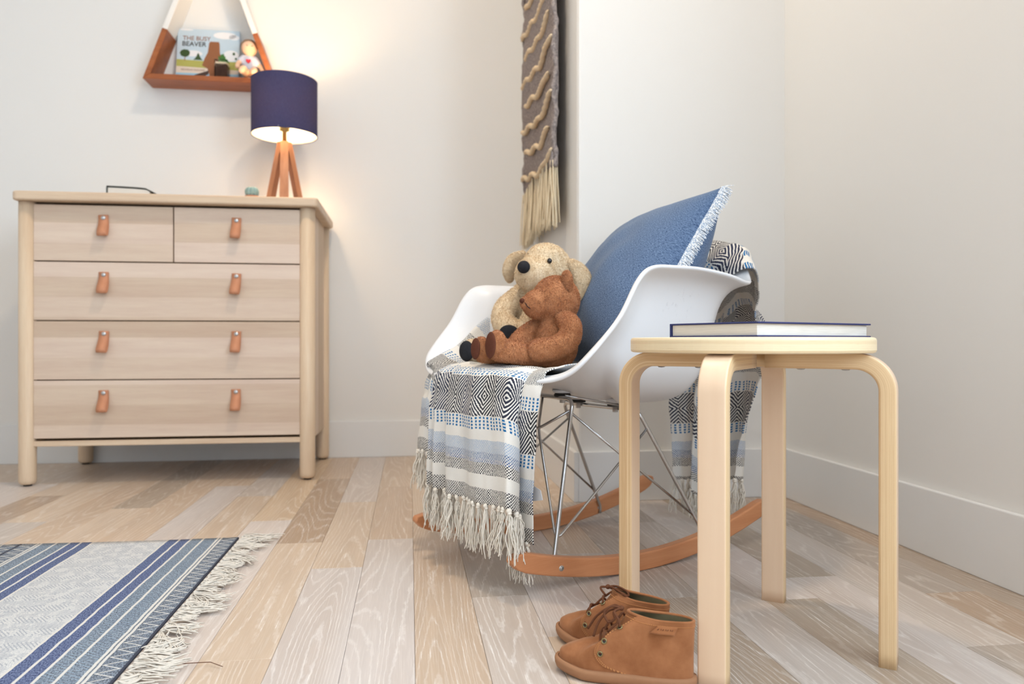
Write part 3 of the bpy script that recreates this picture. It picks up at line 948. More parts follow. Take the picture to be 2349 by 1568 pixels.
pb += capsule([(.02, 0, .078), (.040, -.008, .052), (.050, -.02, .030)], [.010, .009, .009])
remesh('body', pb, .0035, 'doll_skin', dl)
sp = [ell_data((0, 0, .058), (.0245, .0205, .036))]
sp += capsule([(-.02, 0, .080), (-.031, -.006, .066)], [.0125, .012]); sp += capsule([(.02, 0, .080), (.032, -.004, .064)], [.0125, .012])
remesh('shirt', sp, .0035, 'doll_stripes', dl)
hp = [(-.012, -.021, .062)]
V = []; hn = 26
for k in range(hn):
    a = 2*PI*k/hn
    V.append((-.004+.00055*16*math.sin(a)**3, -.0235, .064+.00055*(13*math.cos(a)-5*math.cos(2*a)-2*math.cos(3*a)-math.cos(4*a))))
V += [(v[0], -.016, v[2]) for v in V]
mesh_obj('heart_patch', V, [tuple(range(hn)), tuple(range(hn, 2*hn))[::-1]] + [(i, hn+i, hn+(i+1) % hn, (i+1) % hn) for i in range(hn)], 'print_heart', dl)
hr = [ell_data((0, .006, .126), (.031, .027, .028))]
remesh('hair', hr, .004, 'doll_hair', dl, 2)
for s in (-1, 1): ell('eye', (s*.009, -.0258, .120), (.002, .0015, .002), 'eye_black', dl, None, 8, 6)

# ------------------------------------------------------------------ woven wall hanging on the jog wall
wh = empty('wall_hanging', (XJ, 2.45, .95)); tag(wh, 'grey woven wall hanging with cream rope zigzags and long fringe', 'wall hanging')
hx = -.044
V, F = [], []
ny, nz = 40, 60
for j in range(nz+1):
    for i in range(ny+1):
        y = -.285 + .575*i/ny; z = -.0 + 1.25*j/nz
        zb = .02*math.cos(y*5)
        V.append((hx + .006*math.sin(z*9+y*4) + .003*noise.noise(Vector((0, y*30, z*30))), y, zb + z*(1.25-zb)/1.25))
w = mesh_obj('woven_field', V, grid_faces(nz+1, ny+1), 'grey_wool', wh, True); solid(w, .012, 0)
tube('rod', [(hx, -.37, 1.262), (hx, .37, 1.262)], .011, 'lamp_wood', wh, 12)
for yy in (-.2, .2): tube('hanging_hook', [(hx, yy, 1.275), (-.02, yy, 1.285), (0, yy, 1.28)], .003, 'steel', wh, 6)
rg = random.Random(5)
def rope(z, y0, y1, ph):
    P = []
    n = 60
    for i in range(n+1):
        y = y0+(y1-y0)*i/n
        zz = z + .15*abs(y+.11) - .02 + .007*math.sin(y*34+ph*4)
        P.append((hx-.011 - .0015*math.sin(i*1.9), y, zz))
    V, F = tube_data(P, [(.0084 + .0007*math.sin(i*2.6))*min(1, .35+.25*min(i, n-i)) for i in range(n+1)], 10)
    mesh_obj('rope', V, F, 'cream_rope', wh, True)
for k in range(8):
    rope(.045+k*.170, -.292, .292, k); rope(.132+k*.170, -.24, .21, k+.5)
for sy in (-.287, .292):
    P = [(hx+.004*math.sin(z_*.5), sy, .02*math.cos(sy*5)+1.23*z_/120) for z_ in range(121)]
    V, F = tube_data(P, [.0075+.0016*math.sin(z_*1.7) for z_ in range(121)], 8)
    mesh_obj('edge_binding', V, F, 'grey_wool', wh, True)
for k in range(60):
    y = -.285+.57*k/59; parts = []
    zb = .02*math.cos(y*5)
    for s in range(7):
        p = Vector((hx+rg.gauss(0, .005), y+rg.gauss(0, .003), zb+.02))
        parts.append(strand(p, (rg.gauss(0, .02), rg.gauss(0, .02), -1), rg.uniform(.165, .20), .0021, rg, 6, .08, None, 0, 4))
    V, F = join(parts); mesh_obj('fringe_strand', V, F, 'wool_cream', wh, True)

# ------------------------------------------------------------------ rocking chair (local: +x forward, +y near side)
CHX, CHY, CHR = .3752, 1.5929, math.radians(-153.85)
chair = empty('rocking_chair', (CHX, CHY, 0), CHR)
tag(chair, 'white moulded rocking armchair on chrome wire base and beech rockers', 'rocking chair')
CR_ = Matrix.Rotation(CHR, 3, 'Z'); CO_ = Vector((CHX, CHY, 0))
def chair_pt(p): return CO_ + CR_ @ Vector(p)

half = [(.285, 0, .378), (.283, .10, .376), (.273, .18, .372), (.262, .23, .376), (.250, .265, .389), (.235, .287, .412), (.202, .297, .45),
        (.166, .300, .492), (.128, .302, .552), (.095, .303, .575), (.04, .304, .5785), (-.03, .305, .578), (-.11, .303, .570), (-.175, .289, .561),
        (-.24, .245, .572), (-.305, .17, .622), (-.35, .08, .661), (-.365, 0, .670)]
full = half + [(x, -y, z) for x, y, z in half[-2:0:-1]]
rim = [q for q in cr([full[-1]] + full + [full[0], full[1]], 5)][5:-6]
rim = rim[:len(full)*5]
FRONT = [(0, 0), (.3, .22), (.55, .55), (.75, .92), (.9, 1.13), (1, 1)]
WALL = [(0, 0), (.34, .02), (.53, .09), (.635, .22), (.70, .40), (.74, .60), (.775, .78), (.835, .92), (.91, .98), (1, 1)]
BACK = [(0, 0), (.32, .03), (.50, .12), (.60, .29), (.66, .50), (.705, .72), (.77, .89), (.87, .97), (1, 1)]
def prof(tab, n): 
    P = cr(tab, 12); L = [0]
    for i in range(1, len(P)): L.append(L[-1]+math.hypot(P[i][0]-P[i-1][0], (P[i][1]-P[i-1][1])*.7))
    xs = [l/L[-1] for l in L]
    return [(interp(k/n, xs, [p[0] for p in P]), interp(k/n, xs, [p[1] for p in P])) for k in range(n+1)]
NS = 26
pf, pw, pb_ = prof(FRONT, NS), prof(WALL, NS), prof(BACK, NS)
SC = np.array((-.095, 0, .316))
V = [tuple(SC)]
nr = len(rim)
for s in range(1, NS+1):
    for q in rim:
        f = 1-sstep(.386, .50, q[2]) if q[0] > 0 else 0
        bk_ = sstep(-.12, -.30, q[0])
        h = f*pf[s][0] + (1-f)*((1-bk_)*pw[s][0] + bk_*pb_[s][0])
        w = f*pf[s][1] + (1-f)*((1-bk_)*pw[s][1] + bk_*pb_[s][1])
        V.append((SC[0]+(q[0]-SC[0])*h, q[1]*h, SC[2]+(q[2]-SC[2])*w))
F = [(0, 1+(k+1) % nr, 1+k) for k in range(nr)]
for s in range(NS-1):
    a = 1+s*nr
    for k in range(nr): F.append((a+k, a+(k+1) % nr, a+nr+(k+1) % nr, a+nr+k))
F = [f[::-1] for f in F]
shell = mesh_obj('seat_shell', V, F, 'white_plastic', chair, True)
SHELL_V, SHELL_F = [Vector(v) for v in V], F
BVH = BVHTree.FromPolygons(SHELL_V, [list(f) for f in SHELL_F])
solid(shell, .0088, 0, 1)
def seat_z(x, y):
    h = BVH.ray_cast(Vector((x, y, 1.2)), Vector((0, 0, -1)))
    return h[0].z if h[0] else .36
def under_z(x, y):
    h = BVH.ray_cast(Vector((x, y, .1)), Vector((0, 0, 1)))
    return h[0].z-.004 if h[0] else .34

RK = .9914; HO = .192
def rocker(sy):
    y0, y1 = (HO-.021, HO) if sy > 0 else (-HO, -HO+.021)
    n = 40; V = []; xa, xb = -.372, .318
    for i in range(n+1):
        x = xa+(xb-xa)*i/n
        e = min(x-xa, xb-x); th = .035*min(1, .30+.70*math.sqrt(max(0, min(1, e/.028))))
        zc = x*x/2/RK + .0175; nrm = Vector((-x/RK, 0, 1)).normalized()
        for yy, k in ((y0, -1), (y1, -1), (y1, 1), (y0, 1)):
            p = Vector((x, yy, zc)) + nrm*th/2*k
            V.append(p)
    F = [(4*i+a, 4*i+(a+1) % 4, 4*i+4+(a+1) % 4, 4*i+4+a) for i in range(n) for a in range(4)]
    F += [(3, 2, 1, 0), (4*n, 4*n+1, 4*n+2, 4*n+3)]
    o = mesh_obj('rocker', V, F, 'beech', chair)
    md = o.modifiers.new('b', 'BEVEL'); md.width = .0035; md.segments = 3; md.limit_method = 'ANGLE'; md.angle_limit = math.radians(50)
    for x in (.213, -.185):
        zz = x*x/2/RK+.0155
        for yy, d in ((y1, 1), (y0, -1)):
            V2, F2 = lathe_data([(.0001, .0012), (.0022, .0012), (.0024, .0004), (.0044, .0014), (.0052, .0008), (.0055, -.001)], 14)
            V2 = [(x+a, yy+d*c, zz+b) for a, b, c in V2]
            mesh_obj('screw', V2, F2, 'steel', o, True)
rocker(1); rocker(-1)

def fillet(pts, r, n=5):
    """polyline with rounded corners"""
    P = [Vector(p) for p in pts]; out = [P[0]]
    for i in range(1, len(P)-1):
        a, b, c = P[i-1], P[i], P[i+1]
        d1, d2 = (a-b).normalized(), (c-b).normalized()
        rr = min(r, (a-b).length*.45, (c-b).length*.45)
        s, e = b+d1*rr, b+d2*rr
        for k in range(n+1):
            t = k/n; out.append(s*(1-t)**2 + b*2*t*(1-t) + e*t*t)
    out.append(P[-1]); return out
FT, RT = (.127, .116, .333), (-.036, .124, .303)
FB, RB = (.213, .168, .040), (-.185, .168, .036)
fb_in, rb_in = (.213, .169, .026), (-.185, .169, .020)
def mir(p): return (p[0], -p[1], p[2])
def lerp3(a, b, t): return tuple(a[i]+(b[i]-a[i])*t for i in range(3))
tube('front_leg_rod', fillet([mir(fb_in), mir(FB), mir(FT), FT, FB, fb_in], .02), .0040, 'chrome', chair, 10)
tube('rear_leg_rod', fillet([mir(rb_in), mir(RB), mir(RT), RT, RB, rb_in], .02), .0040, 'chrome', chair, 10)
J = (.163, .052, .272); JR = (-.075, .055, .245)
fj = lerp3(FT, FB, .07); rj = lerp3(RT, RB, .12)
tube('front_brace', fillet([mir(fj), mir(J), J, fj], .012), .0028, 'chrome', chair, 8)
vb = lerp3(FB, FT, .13); vr = lerp3(RB, RT, .13)
for s in (1, -1):
    g = (lambda p: p) if s > 0 else mir
    tube('brace_wire', fillet([g((.127, .018, .333)), g(J), g(lerp3(J, vb, .55)), g(vb), g(lerp3(RT, RB, .14))], .022), .0026, 'chrome', chair, 8)
    tube('diagonal_wire', fillet([g(lerp3(FT, FB, .09)), g(lerp3(RB, RT, .16))], .01), .0026, 'chrome', chair, 8)
    tube('mount_rail', [g((.127, .092, .338)), g((-.036, .100, .308))], .0024, 'chrome', chair, 8)
for (x, y) in ((.115, .068), (.115, -.068), (-.030, .062), (-.030, -.062)):
    zt = under_z(x, y); zb = .333 + (x-.127)*(.03/.163) + .004
    zt = max(zt, zb+.008)
    lathe('mount_boss', [(.018, zb+.007), (.021, zt+.003)], 'white_plastic', shell, 22, (x, y))
    m_ = lathe('shock_mount', [(.017, zb), (.017, zb+.004), (.0155, zb+.0045), (.0155, zb+.0075)], 'rubber', chair, 22, (x, y))
    lathe('bolt', [(.0055, zb-.013), (.006, zb-.012), (.006, zb-.001), (.011, zb-.001), (.011, zb)], 'steel', m_, 14, (x, y))

# ------------------------------------------------------------------ throw blanket running from the chair back over the seat to the front
throw = empty('throw_blanket', (CHX, CHY, 0), CHR)
tag(throw, 'woven blue, black and cream throw with tasselled ends draped over rocking chair', 'blanket')
def cumul(P):
    L = [0.0]
    for i in range(1, len(P)): L.append(L[-1] + float(np.linalg.norm(np.array(P[i])-np.array(P[i-1]))))
    return L
def drape(name, keys, seat_path, lipx, nS=150, nT=80, seed=0, vshift=0.0, u0=0.0, ripple=.004, vtop=0.0):
    """keys: (s, y at lip, x at hem, y at hem, hem z). seat_path(y)-> list of (x, z) from the seat to just past the lip"""
    ks = [k[0] for k in keys]
    dense = cr([(k[0], k[1], k[2], k[3], k[4]) for k in keys], 12)
    ss = [d[0] for d in dense]
    hem_plan = [(interp(k/nS, ss, [d[2] for d in dense]), interp(k/nS, ss, [d[3] for d in dense])) for k in range(nS+1)]
    U = cumul(hem_plan)
    V, UV, hem = [], [], []
    for i in range(nS+1):
        s = i/nS
        yl = interp(s, ss, [d[1] for d in dense]); hx_, hy_ = hem_plan[i]; hz_ = interp(s, ss, [d[4] for d in dense])
        top = seat_path(yl, s)
        last = top[-1]
        P = [(q[0], q[1], q[2]) if len(q) == 3 else (q[0], yl, q[1]) for q in top]
        last = (top[-1][0], top[-1][-1])
        sx = 1 if lipx > 0 else -1
        for t in (.12, .3, .55, .8, 1.0):
            e = sstep(-.15, 1.0, t)
            P.append((last[0] + sx*.006*(1-t) + (hx_-last[0])*e, yl+(hy_-yl)*e, last[1]+(hz_-last[1])*t))
        Q = cr(P, 8); L = cumul(Q); T = L[-1]
        for j in range(nT+1):
            l = T*j/nT
            p = np.array([interp(l, L, [q[a] for q in Q]) for a in range(3)])
            w = ripple*noise.noise(Vector((p[1]*26+seed, p[2]*9, p[0]*14)))
            w2 = .5*ripple*noise.noise(Vector((p[1]*60+seed, p[2]*30, p[0]*40)))
            V.append((p[0]+(w+w2), p[1]+.5*w, p[2]+.6*abs(w))); UV.append((u0+U[i], T-l+vshift + vtop*sstep(.28, .5, T-l)))
        hem.append(Vector(V[-1]))
    F = grid_faces(nS+1, nT+1)
    o = mesh_obj(name, V, F, 'throw', throw, True, UV); solid(o, .0028, 0, 0, False)
    return hem
def front_path(y, s):
    out = []
    for x in (-.06, .02, .10, .17, .225, .255):
        k = interp(x, [-.06, .10, .20, .255], [.014, .014, .020, .012])
        z = seat_z(min(x, .262), max(-.24, min(.235, y))) + k + (.006*noise.noise(Vector((x*14, y*18, 3))) if x > .05 else 0)
        out.append((x, z))
    zl = seat_z(.262, max(-.2, min(.2, y)))
    xe = interp(abs(y), [0, .12, .19, .25], [.290, .288, .276, .258])
    xe += max(-.012, min(.010, .45*(interp(s, [k[0] for k in FK], [k[2] for k in FK]) - .312)))
    out.append((xe, zl+.002)); out.append((xe+.010, zl-.020)); out.append((xe+.013, zl-.045))
    return out
FK = [(0, -.245, .262, -.262, .208), (.07, -.215, .283, -.232, .206), (.14, -.185, .292, -.182, .209), (.19, -.155, .268, -.150, .175), (.235, -.130, .320, -.118, .152),
      (.275, -.112, .298, -.104, .151), (.315, -.098, .326, -.080, .149), (.37, -.070, .300, -.052, .150), (.42, -.045, .329, -.020, .149), (.49, .0, .320, .032, .150), (.57, .055, .331, .090, .151), (.645, .105, .320, .142, .153), (.705, .145, .324, .190, .156),
      (.745, .165, .292, .176, .140), (.79, .160, .268, .118, .115), (.835, .158, .258, .112, .098), (.90, .175, .276, .145, .090), (1, .205, .274, .190, .088)]
hem_f = drape('front_panel', FK, front_path, .3, 190, 90, 1.0)
def back_path(y, s):
    # up the inside of the chair back, over the rim, down behind
    ys = [0, .08, .17, .245, .289]
    ax = interp(abs(y), ys, [-.365, -.35, -.305, -.24, -.175]); az = interp(abs(y), ys, [.670, .661, .622, .572, .561])
    b = .012*noise.noise(Vector((y*13, 1.5, s*3)))
    ix, iy = -.06-ax, -y
    out = [(ax+ix*k, y+iy*k, z) for k, z in ((.50, .44), (.42, .50), (.33, az-.085), (.20, az-.022), (.085, az+.010))]
    out += [(ax-.004, y, az+.019+b)]
    return out + [(ax-.034-.05*abs(y), y*(.93 if y > 0 else 1), az+.008+b), (ax-.052-.10*abs(y), y*(.84 if y > 0 else 1), az-.035), (ax-.060-.16*abs(y), y*(.74 if y > 0 else 1), az-.09)]
BK = [(0, -.17, -.352, -.085, .098), (.10, -.12, -.366, -.060, .100), (.2, -.08, -.372, -.030, .102), (.26, -.055, -.350, -.022, .075), (.33, -.03, -.378, -.006, .060),
      (.42, .0, -.400, .018, .062), (.5, .03, -.372, .012, .080), (.6, .065, -.402, .030, .105), (.7, .10, -.425, .052, .112), (.8, .14, -.412, .082, .115), (.9, .185, -.395, .088, .118), (1, .232, -.385, .080, .12)]
hem_b = drape('back_panel', BK, back_path, -.3, 150, 90, 5.0, .02, .13, .007, .09)
# the part lying on the seat under cushion and toys
V, UV = [], []
for i in range(41):
    y = -.17+.34*i/40
    for j in range(31):
        x = -.215+.165*j/30
        V.append((x, y, seat_z(x, y)+.012+.002*noise.noise(Vector((x*20, y*20, 0))))); UV.append((y, x))
o = mesh_obj('seat_panel', V, grid_faces(41, 31), 'throw', throw, True, UV); solid(o, .0026, 0, 0, False)

def tassel_meshes(n, length):
    out = []
    rg = random.Random(21)
    for k in range(n):
        parts = [ell_data((0, 0, -.002), (.0046, .0050, .0046), 10, 7), ell_data((.0012, .001, -.0062), (.0042, .0040, .0028), 10, 6)]
        for s in range(13):
            a = rg.uniform(0, 2*PI); r0 = rg.uniform(0, .0034)
            p = Vector((r0*math.cos(a), r0*math.sin(a), -.008)); P = [p]
            L = length*rg.uniform(.82, 1.1); m_ = 9; ph = rg.uniform(0, 6.3); am = rg.uniform(.001, .0052); sp = rg.uniform(.4, 1.6)
            for q in range(1, m_+1):
                t = q/m_
                P.append(Vector((p.x + math.cos(a)*.0075*t*sp + am*math.sin(ph+t*7), p.y + math.sin(a)*.0075*t*sp + am*math.cos(ph*1.3+t*6), -.008-L*t)))
            parts.append(tube_data(P, [.00105]*m_ + [.0007], 4, False))
        V, F = join(parts)
        me = bpy.data.meshes.new('tassel'); me.from_pydata([tuple(v) for v in V], [], F); me.materials.append(MAT['cotton'])
        me.polygons.foreach_set('use_smooth', [True]*len(me.polygons)); out.append(me)
    return out
TM = tassel_meshes(8, .078)
def hang_tassels(hem, pitch, zmin=.0):
    rg = random.Random(4); L = cumul([h[:] for h in hem]); d = .006
    while d < L[-1]:
        p = [interp(d, L, [h[a] for h in hem]) for a in range(3)]
        o = bpy.data.objects.new('tassel', rg.choice(TM)); COL.objects.link(o); o.parent = throw
        sc_ = min(1.0, (p[2]-.004)/.096) if p[2] < .1 else 1.0
        o.location = p; o.rotation_euler = (rg.gauss(0, .06), rg.gauss(0, .06), rg.uniform(0, 6.28)); o.scale = (1, 1, sc_*rg.uniform(.9, 1.0))
        d += pitch*rg.uniform(.85, 1.15)
hang_tassels(hem_f, .0185); hang_tassels(hem_b, .021)
# sewn-in care label and swing tag
q = hem_f[-2]
mesh_obj('care_label', [(.262, .170, .160), (.262, .203, .168), (.262, .197, .184), (.262, .17, .190), (.263, .170, .160), (.263, .203, .168), (.263, .197, .184), (.263, .17, .190)],
         [(0, 1, 2, 3), (7, 6, 5, 4), (0, 4, 5, 1), (1, 5, 6, 2), (2, 6, 7, 3), (3, 7, 4, 0)], 'tag_white', throw)

# ------------------------------------------------------------------ cushion
HS = .218; CA = math.radians(21)
pu = Vector((math.sin(CA), math.cos(CA), 0)); pv = Vector((-.26*math.cos(CA), .26*math.sin(CA), .37)).normalized(); pn = pu.cross(pv).normalized()
if pn.x < 0: pn = -pn
pc = Vector((-.060, .197, .567)) - pu*HS
cushion = empty('cushion', chair_pt((pc.x, pc.y, .40)), CHR)
tag(cushion, 'blue denim cushion with frayed white fringe leaning in rocking chair', 'cushion')
def cush_pt(u, v, side, T=.108):
    # edges bow inward between the corners
    k = .055
    uu = u*(1-k*(1-v*v)*abs(u)); vv = v*(1-k*(1-u*u)*abs(v))
    th = T*((1-u*u)**.52)*((1-v*v)**.52)
    cr_ = .004*noise.noise(Vector((u*3.5, v*3.5, side*4)))*(1-u*u)*(1-v*v)*2
    p = pc + pu*uu*HS + pv*vv*HS + pn*side*(th+cr_)
    # slumps: upper corner droops forward a little, lower part spreads
    p = p + pn*(.018*u*u*v if v > 0 else 0) - Vector((0, 0, .0))
    return p - Vector((pc.x, pc.y, .40))
def cushion_face(name, side):
    n = 56; V, UV = [], []
    for i in range(n+1):
        for j in range(n+1):
            u = math.sin((-1+2*i/n)*PI/2); v = math.sin((-1+2*j/n)*PI/2)
            V.append(cush_pt(u, v, side)); UV.append((u*HS, v*HS))
    F = grid_faces(n+1, n+1)
    if side > 0: F = [f[::-1] for f in F]
    return mesh_obj(name, V, F, 'denim', cushion, True, UV)
cushion_face('front_cover', 1); cushion_face('back_cover', -1)
rg = random.Random(9)
def cushion_fringe(edge):
    parts = []
    n = 560
    for i in range(n):
        t = -1+2*(i+rg.random())/n
        if edge == 0: u, v, out = 1, t, pu
        elif edge == 1: u, v, out = -1, t, -pu
        elif edge == 2: u, v, out = t, 1, pv
        else: u, v, out = t, -1, -pv
        p = cush_pt(u, v, 1, 0)
        w_ = .16*math.sin(t*23)+.10*math.sin(t*61)
        d = (out*.55 - pn*(.85+w_+rg.gauss(0, .07)) + Vector((0, rg.gauss(0, .06), -.10 + rg.gauss(0, .06)))).normalized()
        L = rg.uniform(.017, .023); b = Vector((rg.gauss(0, .0012), rg.gauss(0, .0012), -.0025+rg.gauss(0, .001)))
        P = [p - d*.003, p + d*L*.5, p + d*L + b]
        parts.append(tube_data(P, [.0010, .0010, .0006], 3, False))
    V, F = join(parts); mesh_obj('fringe', V, F, 'denim_fringe', cushion)
for e in range(4): cushion_fringe(e)

# ------------------------------------------------------------------ soft toys
def add_fur(body, parent, mat, n, length, seed=1, keep=None, comb=(0, 0, -.5)):
    """short pile: one thin blade per sample, laid over the body surface"""
    me = body.data; me.calc_loop_triangles()
    nv = len(me.vertices); co = np.zeros(nv*3); me.vertices.foreach_get('co', co); co = co.reshape(-1, 3)
    nt_ = len(me.loop_triangles); tri = np.zeros(nt_*3, dtype=np.int32); me.loop_triangles.foreach_get('vertices', tri); tri = tri.reshape(-1, 3)
    A_, B_, C_ = co[tri[:, 0]], co[tri[:, 1]], co[tri[:, 2]]
    cr3 = np.cross(B_-A_, C_-A_); ar = np.linalg.norm(cr3, axis=1)
    r = np.random.RandomState(seed); idx = r.choice(nt_, n, p=ar/ar.sum())
    a, b = r.rand(n), r.rand(n); fl = a+b > 1; a[fl], b[fl] = 1-a[fl], 1-b[fl]
    P = A_[idx] + (B_[idx]-A_[idx])*a[:, None] + (C_[idx]-A_[idx])*b[:, None]
    N = cr3[idx]/ar[idx][:, None]
    if keep is not None:
        m = keep(P); P, N = P[m], N[m]; n = len(P)
    sw = np.stack([np.array([noise.noise(Vector(p)*38+Vector((k*9, 0, 0))) for p in P]) for k in range(3)], 1)
    D = N*.75 + np.array(comb) + sw*.85 + r.randn(n, 3)*.34
    D -= N*np.minimum(0, (D*N).sum(1)-.25)[:, None]
    D /= np.linalg.norm(D, axis=1)[:, None]
    S = np.cross(D, r.randn(n, 3)); S /= np.linalg.norm(S, axis=1)[:, None]
    L = length*(.6+.6*r.rand(n))[:, None]; w = .00034
    bend = np.array(comb)*.25
    D2 = D + bend + r.randn(n, 3)*.15
    V = np.stack([P-S*w, P+S*w, P+D*L*.55+S*w*.9, P+D*L*.55-S*w*.9, P+D*L*.55+D2*L*.45], 1).reshape(-1, 3)
    k = np.arange(n)*5
    F = [(i, i+1, i+2, i+3) for i in k] + [(i+3, i+2, i+4) for i in k]
    o = mesh_obj('fur', V, F, mat, parent); o['kind'] = 'stuff'
    return o
def pad(name, c, nrm, r1, r2, mat, parent, up=(0, 0, 1), th=.004):
    nrm = Vector(nrm).normalized(); upv = Vector(up); upv = (upv-nrm*upv.dot(nrm)).normalized(); sd = upv.cross(nrm)
    rot = Matrix((sd, upv, nrm)).transposed()
    V, F = ell_data(c, (r1, r2, th), 24, 10, rot)
    return mesh_obj(name, V, F, mat, parent, True)

# tan dog
DB = (.085, -.07, .385)
dog = empty('plush_dog', chair_pt(DB), CHR); tag(dog, 'sitting tan plush dog with black nose on white rocking chair', 'stuffed toy')
dz = Vector(DB)
def D_(pts): return [tuple(Vector(p)-dz) for p in pts]
def d1(p): return tuple(Vector(p)-dz)
pb = []
pb += [ell_data(d1((.052, -.070, .603)), (.056, .055, .052)), ell_data(d1((.060, -.062, .625)), (.044, .044, .033))]
pb += [ell_data(d1((.096, -.052, .588)), (.043, .045, .040)), ell_data(d1((.085, -.05, .572)), (.040, .042, .030))]
pb += capsule(D_([(.060, -.072, .565), (.060, -.075, .52), (.065, -.078, .46), (.07, -.078, .415)]), [.038, .046, .056, .050])
pb += capsule(D_([(.085, -.108, .553), (.128, -.112, .520), (.155, -.090, .490), (.158, -.054, .466)]), [.024, .025, .024, .027])   # far arm
pb += capsule(D_([(.070, -.035, .548), (.120, -.022, .50), (.150, -.018, .445)]), [.022, .023, .023])                                # near arm
pb += capsule(D_([(.08, -.115, .415), (.15, -.128, .418), (.215, -.112, .424)]), [.030, .027, .026])
pb += capsule(D_([(.08, -.03, .412), (.15, -.02, .415), (.19, -.035, .418)]), [.030, .026, .024])
body = remesh('body', pb, .0045, 'fur_tan', dog, 8)
keep = lambda P: ~((np.linalg.norm(P-np.array(d1((.140, -.040, .600))), axis=1) < .013) | (np.linalg.norm(P-np.array(d1((.174, -.036, .460))), axis=1) < .016) | (np.linalg.norm(P-np.array(d1((.238, -.106, .424))), axis=1) < .018))
add_fur(body, dog, 'fur_tan', 72000, .0040, 2, keep)
nose = ell('nose', d1((.137, -.036, .600)), (.0125, .0155, .0135), 'felt_black', dog)
for p in ((.086, -.014, .614), (.098, -.094, .615)): ell('eye', d1(p), (.0052, .0052, .0058), 'eye_black', dog, None, 14, 10)
for pts, rr in (([(.070, -.118, .636), (.100, -.134, .625), (.114, -.138, .604), (.112, -.134, .590)], [.012, .0155, .018, .015]),
                ([(.022, -.026, .612), (.008, -.012, .596), (.000, -.004, .572), (.002, -.002, .552)], [.012, .019, .023, .019])):
    P = D_(pts); e = remesh('ear', capsule(P, rr), .004, 'fur_tan', dog, 5)
    c = sum((Vector(p) for p in P), Vector())/4
    ax = Vector((0, 1, 0)) if pts[0][1] > -.1 else Vector((.5, -.86, 0))
    for v in e.data.vertices:
        dd = (v.co-c).dot(ax); v.co -= ax*dd*.45
    add_fur(e, e, 'fur_tan', 8000, .0038, 5)
pad('paw_pad', d1((.174, -.036, .460)), (.72, .56, -.10), .0225, .0185, 'felt_black', dog, th=.007)
pad('paw_pad', d1((.236, -.104, .424)), (.94, .34, .0), .019, .022, 'felt_black', dog, th=.008)

# brown bear
BB = (.125, .065, .395)
bear = empty('plush_bear', chair_pt((BB[0]+.008, BB[1]-.006, BB[2])), CHR); tag(bear, 'brown plush bear slumped against denim cushion in front of tan dog', 'stuffed toy')
dz = Vector(BB)
pb = [ell_data(d1((.113, .060, .527)), (.048, .048, .049)), ell_data(d1((.152, .052, .518)), (.030, .031, .029)), ell_data(d1((.174, .050, .520)), (.015, .017, .014))]
pb += capsule(D_([(.112, .064, .49), (.114, .066, .462), (.120, .068, .432)]), [.032, .041, .044])
pb += capsule(D_([(.12, .030, .48), (.16, .018, .455), (.19, .022, .43)]), [.020, .020, .019])
pb += capsule(D_([(.13, .082, .420), (.195, .080, .419), (.25, .068, .428)]), [.025, .0195, .022])
pb += [ell_data(d1((.258, .067, .437)), (.016, .023, .029))]
pb += capsule(D_([(.13, .045, .423), (.20, .030, .422), (.26, .024, .424)]), [.027, .022, .021])
pb += [ell_data(d1((.266, .024, .430)), (.015, .020, .024))]
body = remesh('body', pb, .0036, 'fur_brown', bear, 4)
keep = lambda P: ~((P[:, 0] > d1((.268, 0, 0))[0]) & (np.abs(P[:, 1]-d1((0, .067, 0))[1]) < .017) | (P[:, 0] > d1((.276, 0, 0))[0]))
add_fur(body, bear, 'fur_brown', 66000, .0032, 4, keep)
arm = remesh('arm', capsule(D_([(.122, .096, .488), (.127, .124, .476), (.133, .131, .453), (.157, .122, .434), (.188, .103, .427)]), [.018, .0205, .0215, .0215, .021]), .0036, 'fur_brown', bear, 3)
add_fur(arm, arm, 'fur_brown', 15000, .0032, 6)
e = remesh('ear', [ell_data(d1((.114, .097, .560)), (.008, .014, .025), 16, 10, Matrix.Rotation(.2, 3, 'Z'))], .0035, 'fur_brown', bear, 3)
add_fur(e, e, 'fur_brown', 5200, .0034, 8)
e = remesh('ear', [ell_data(d1((.106, .016, .552)), (.010, .018, .020), 16, 10, Matrix.Rotation(-.6, 3, 'Z'))], .0035, 'fur_brown', bear, 3)
add_fur(e, e, 'fur_brown', 5200, .0034, 9)
ell('nose', d1((.1885, .050, .524)), (.004, .007, .005), 'suede_pad', bear)
for s in (-1, 1): ell('eye', d1((.150, .054+s*.026, .538)), (.0036, .0036, .004), 'eye_black', bear, None, 12, 8)
tube('mouth_stitch', D_([(.187, .058, .520), (.184, .062, .512), (.180, .066, .508)]), .0008, 'felt_black', bear, 5)
pad('foot_sole', d1((.2725, .067, .437)), (1, .05, .05), .0165, .0255, 'suede_pad', bear, th=.004)
pad('foot_sole', d1((.2795, .024, .430)), (1, .05, .05), .0150, .021, 'suede_pad', bear, th=.004)

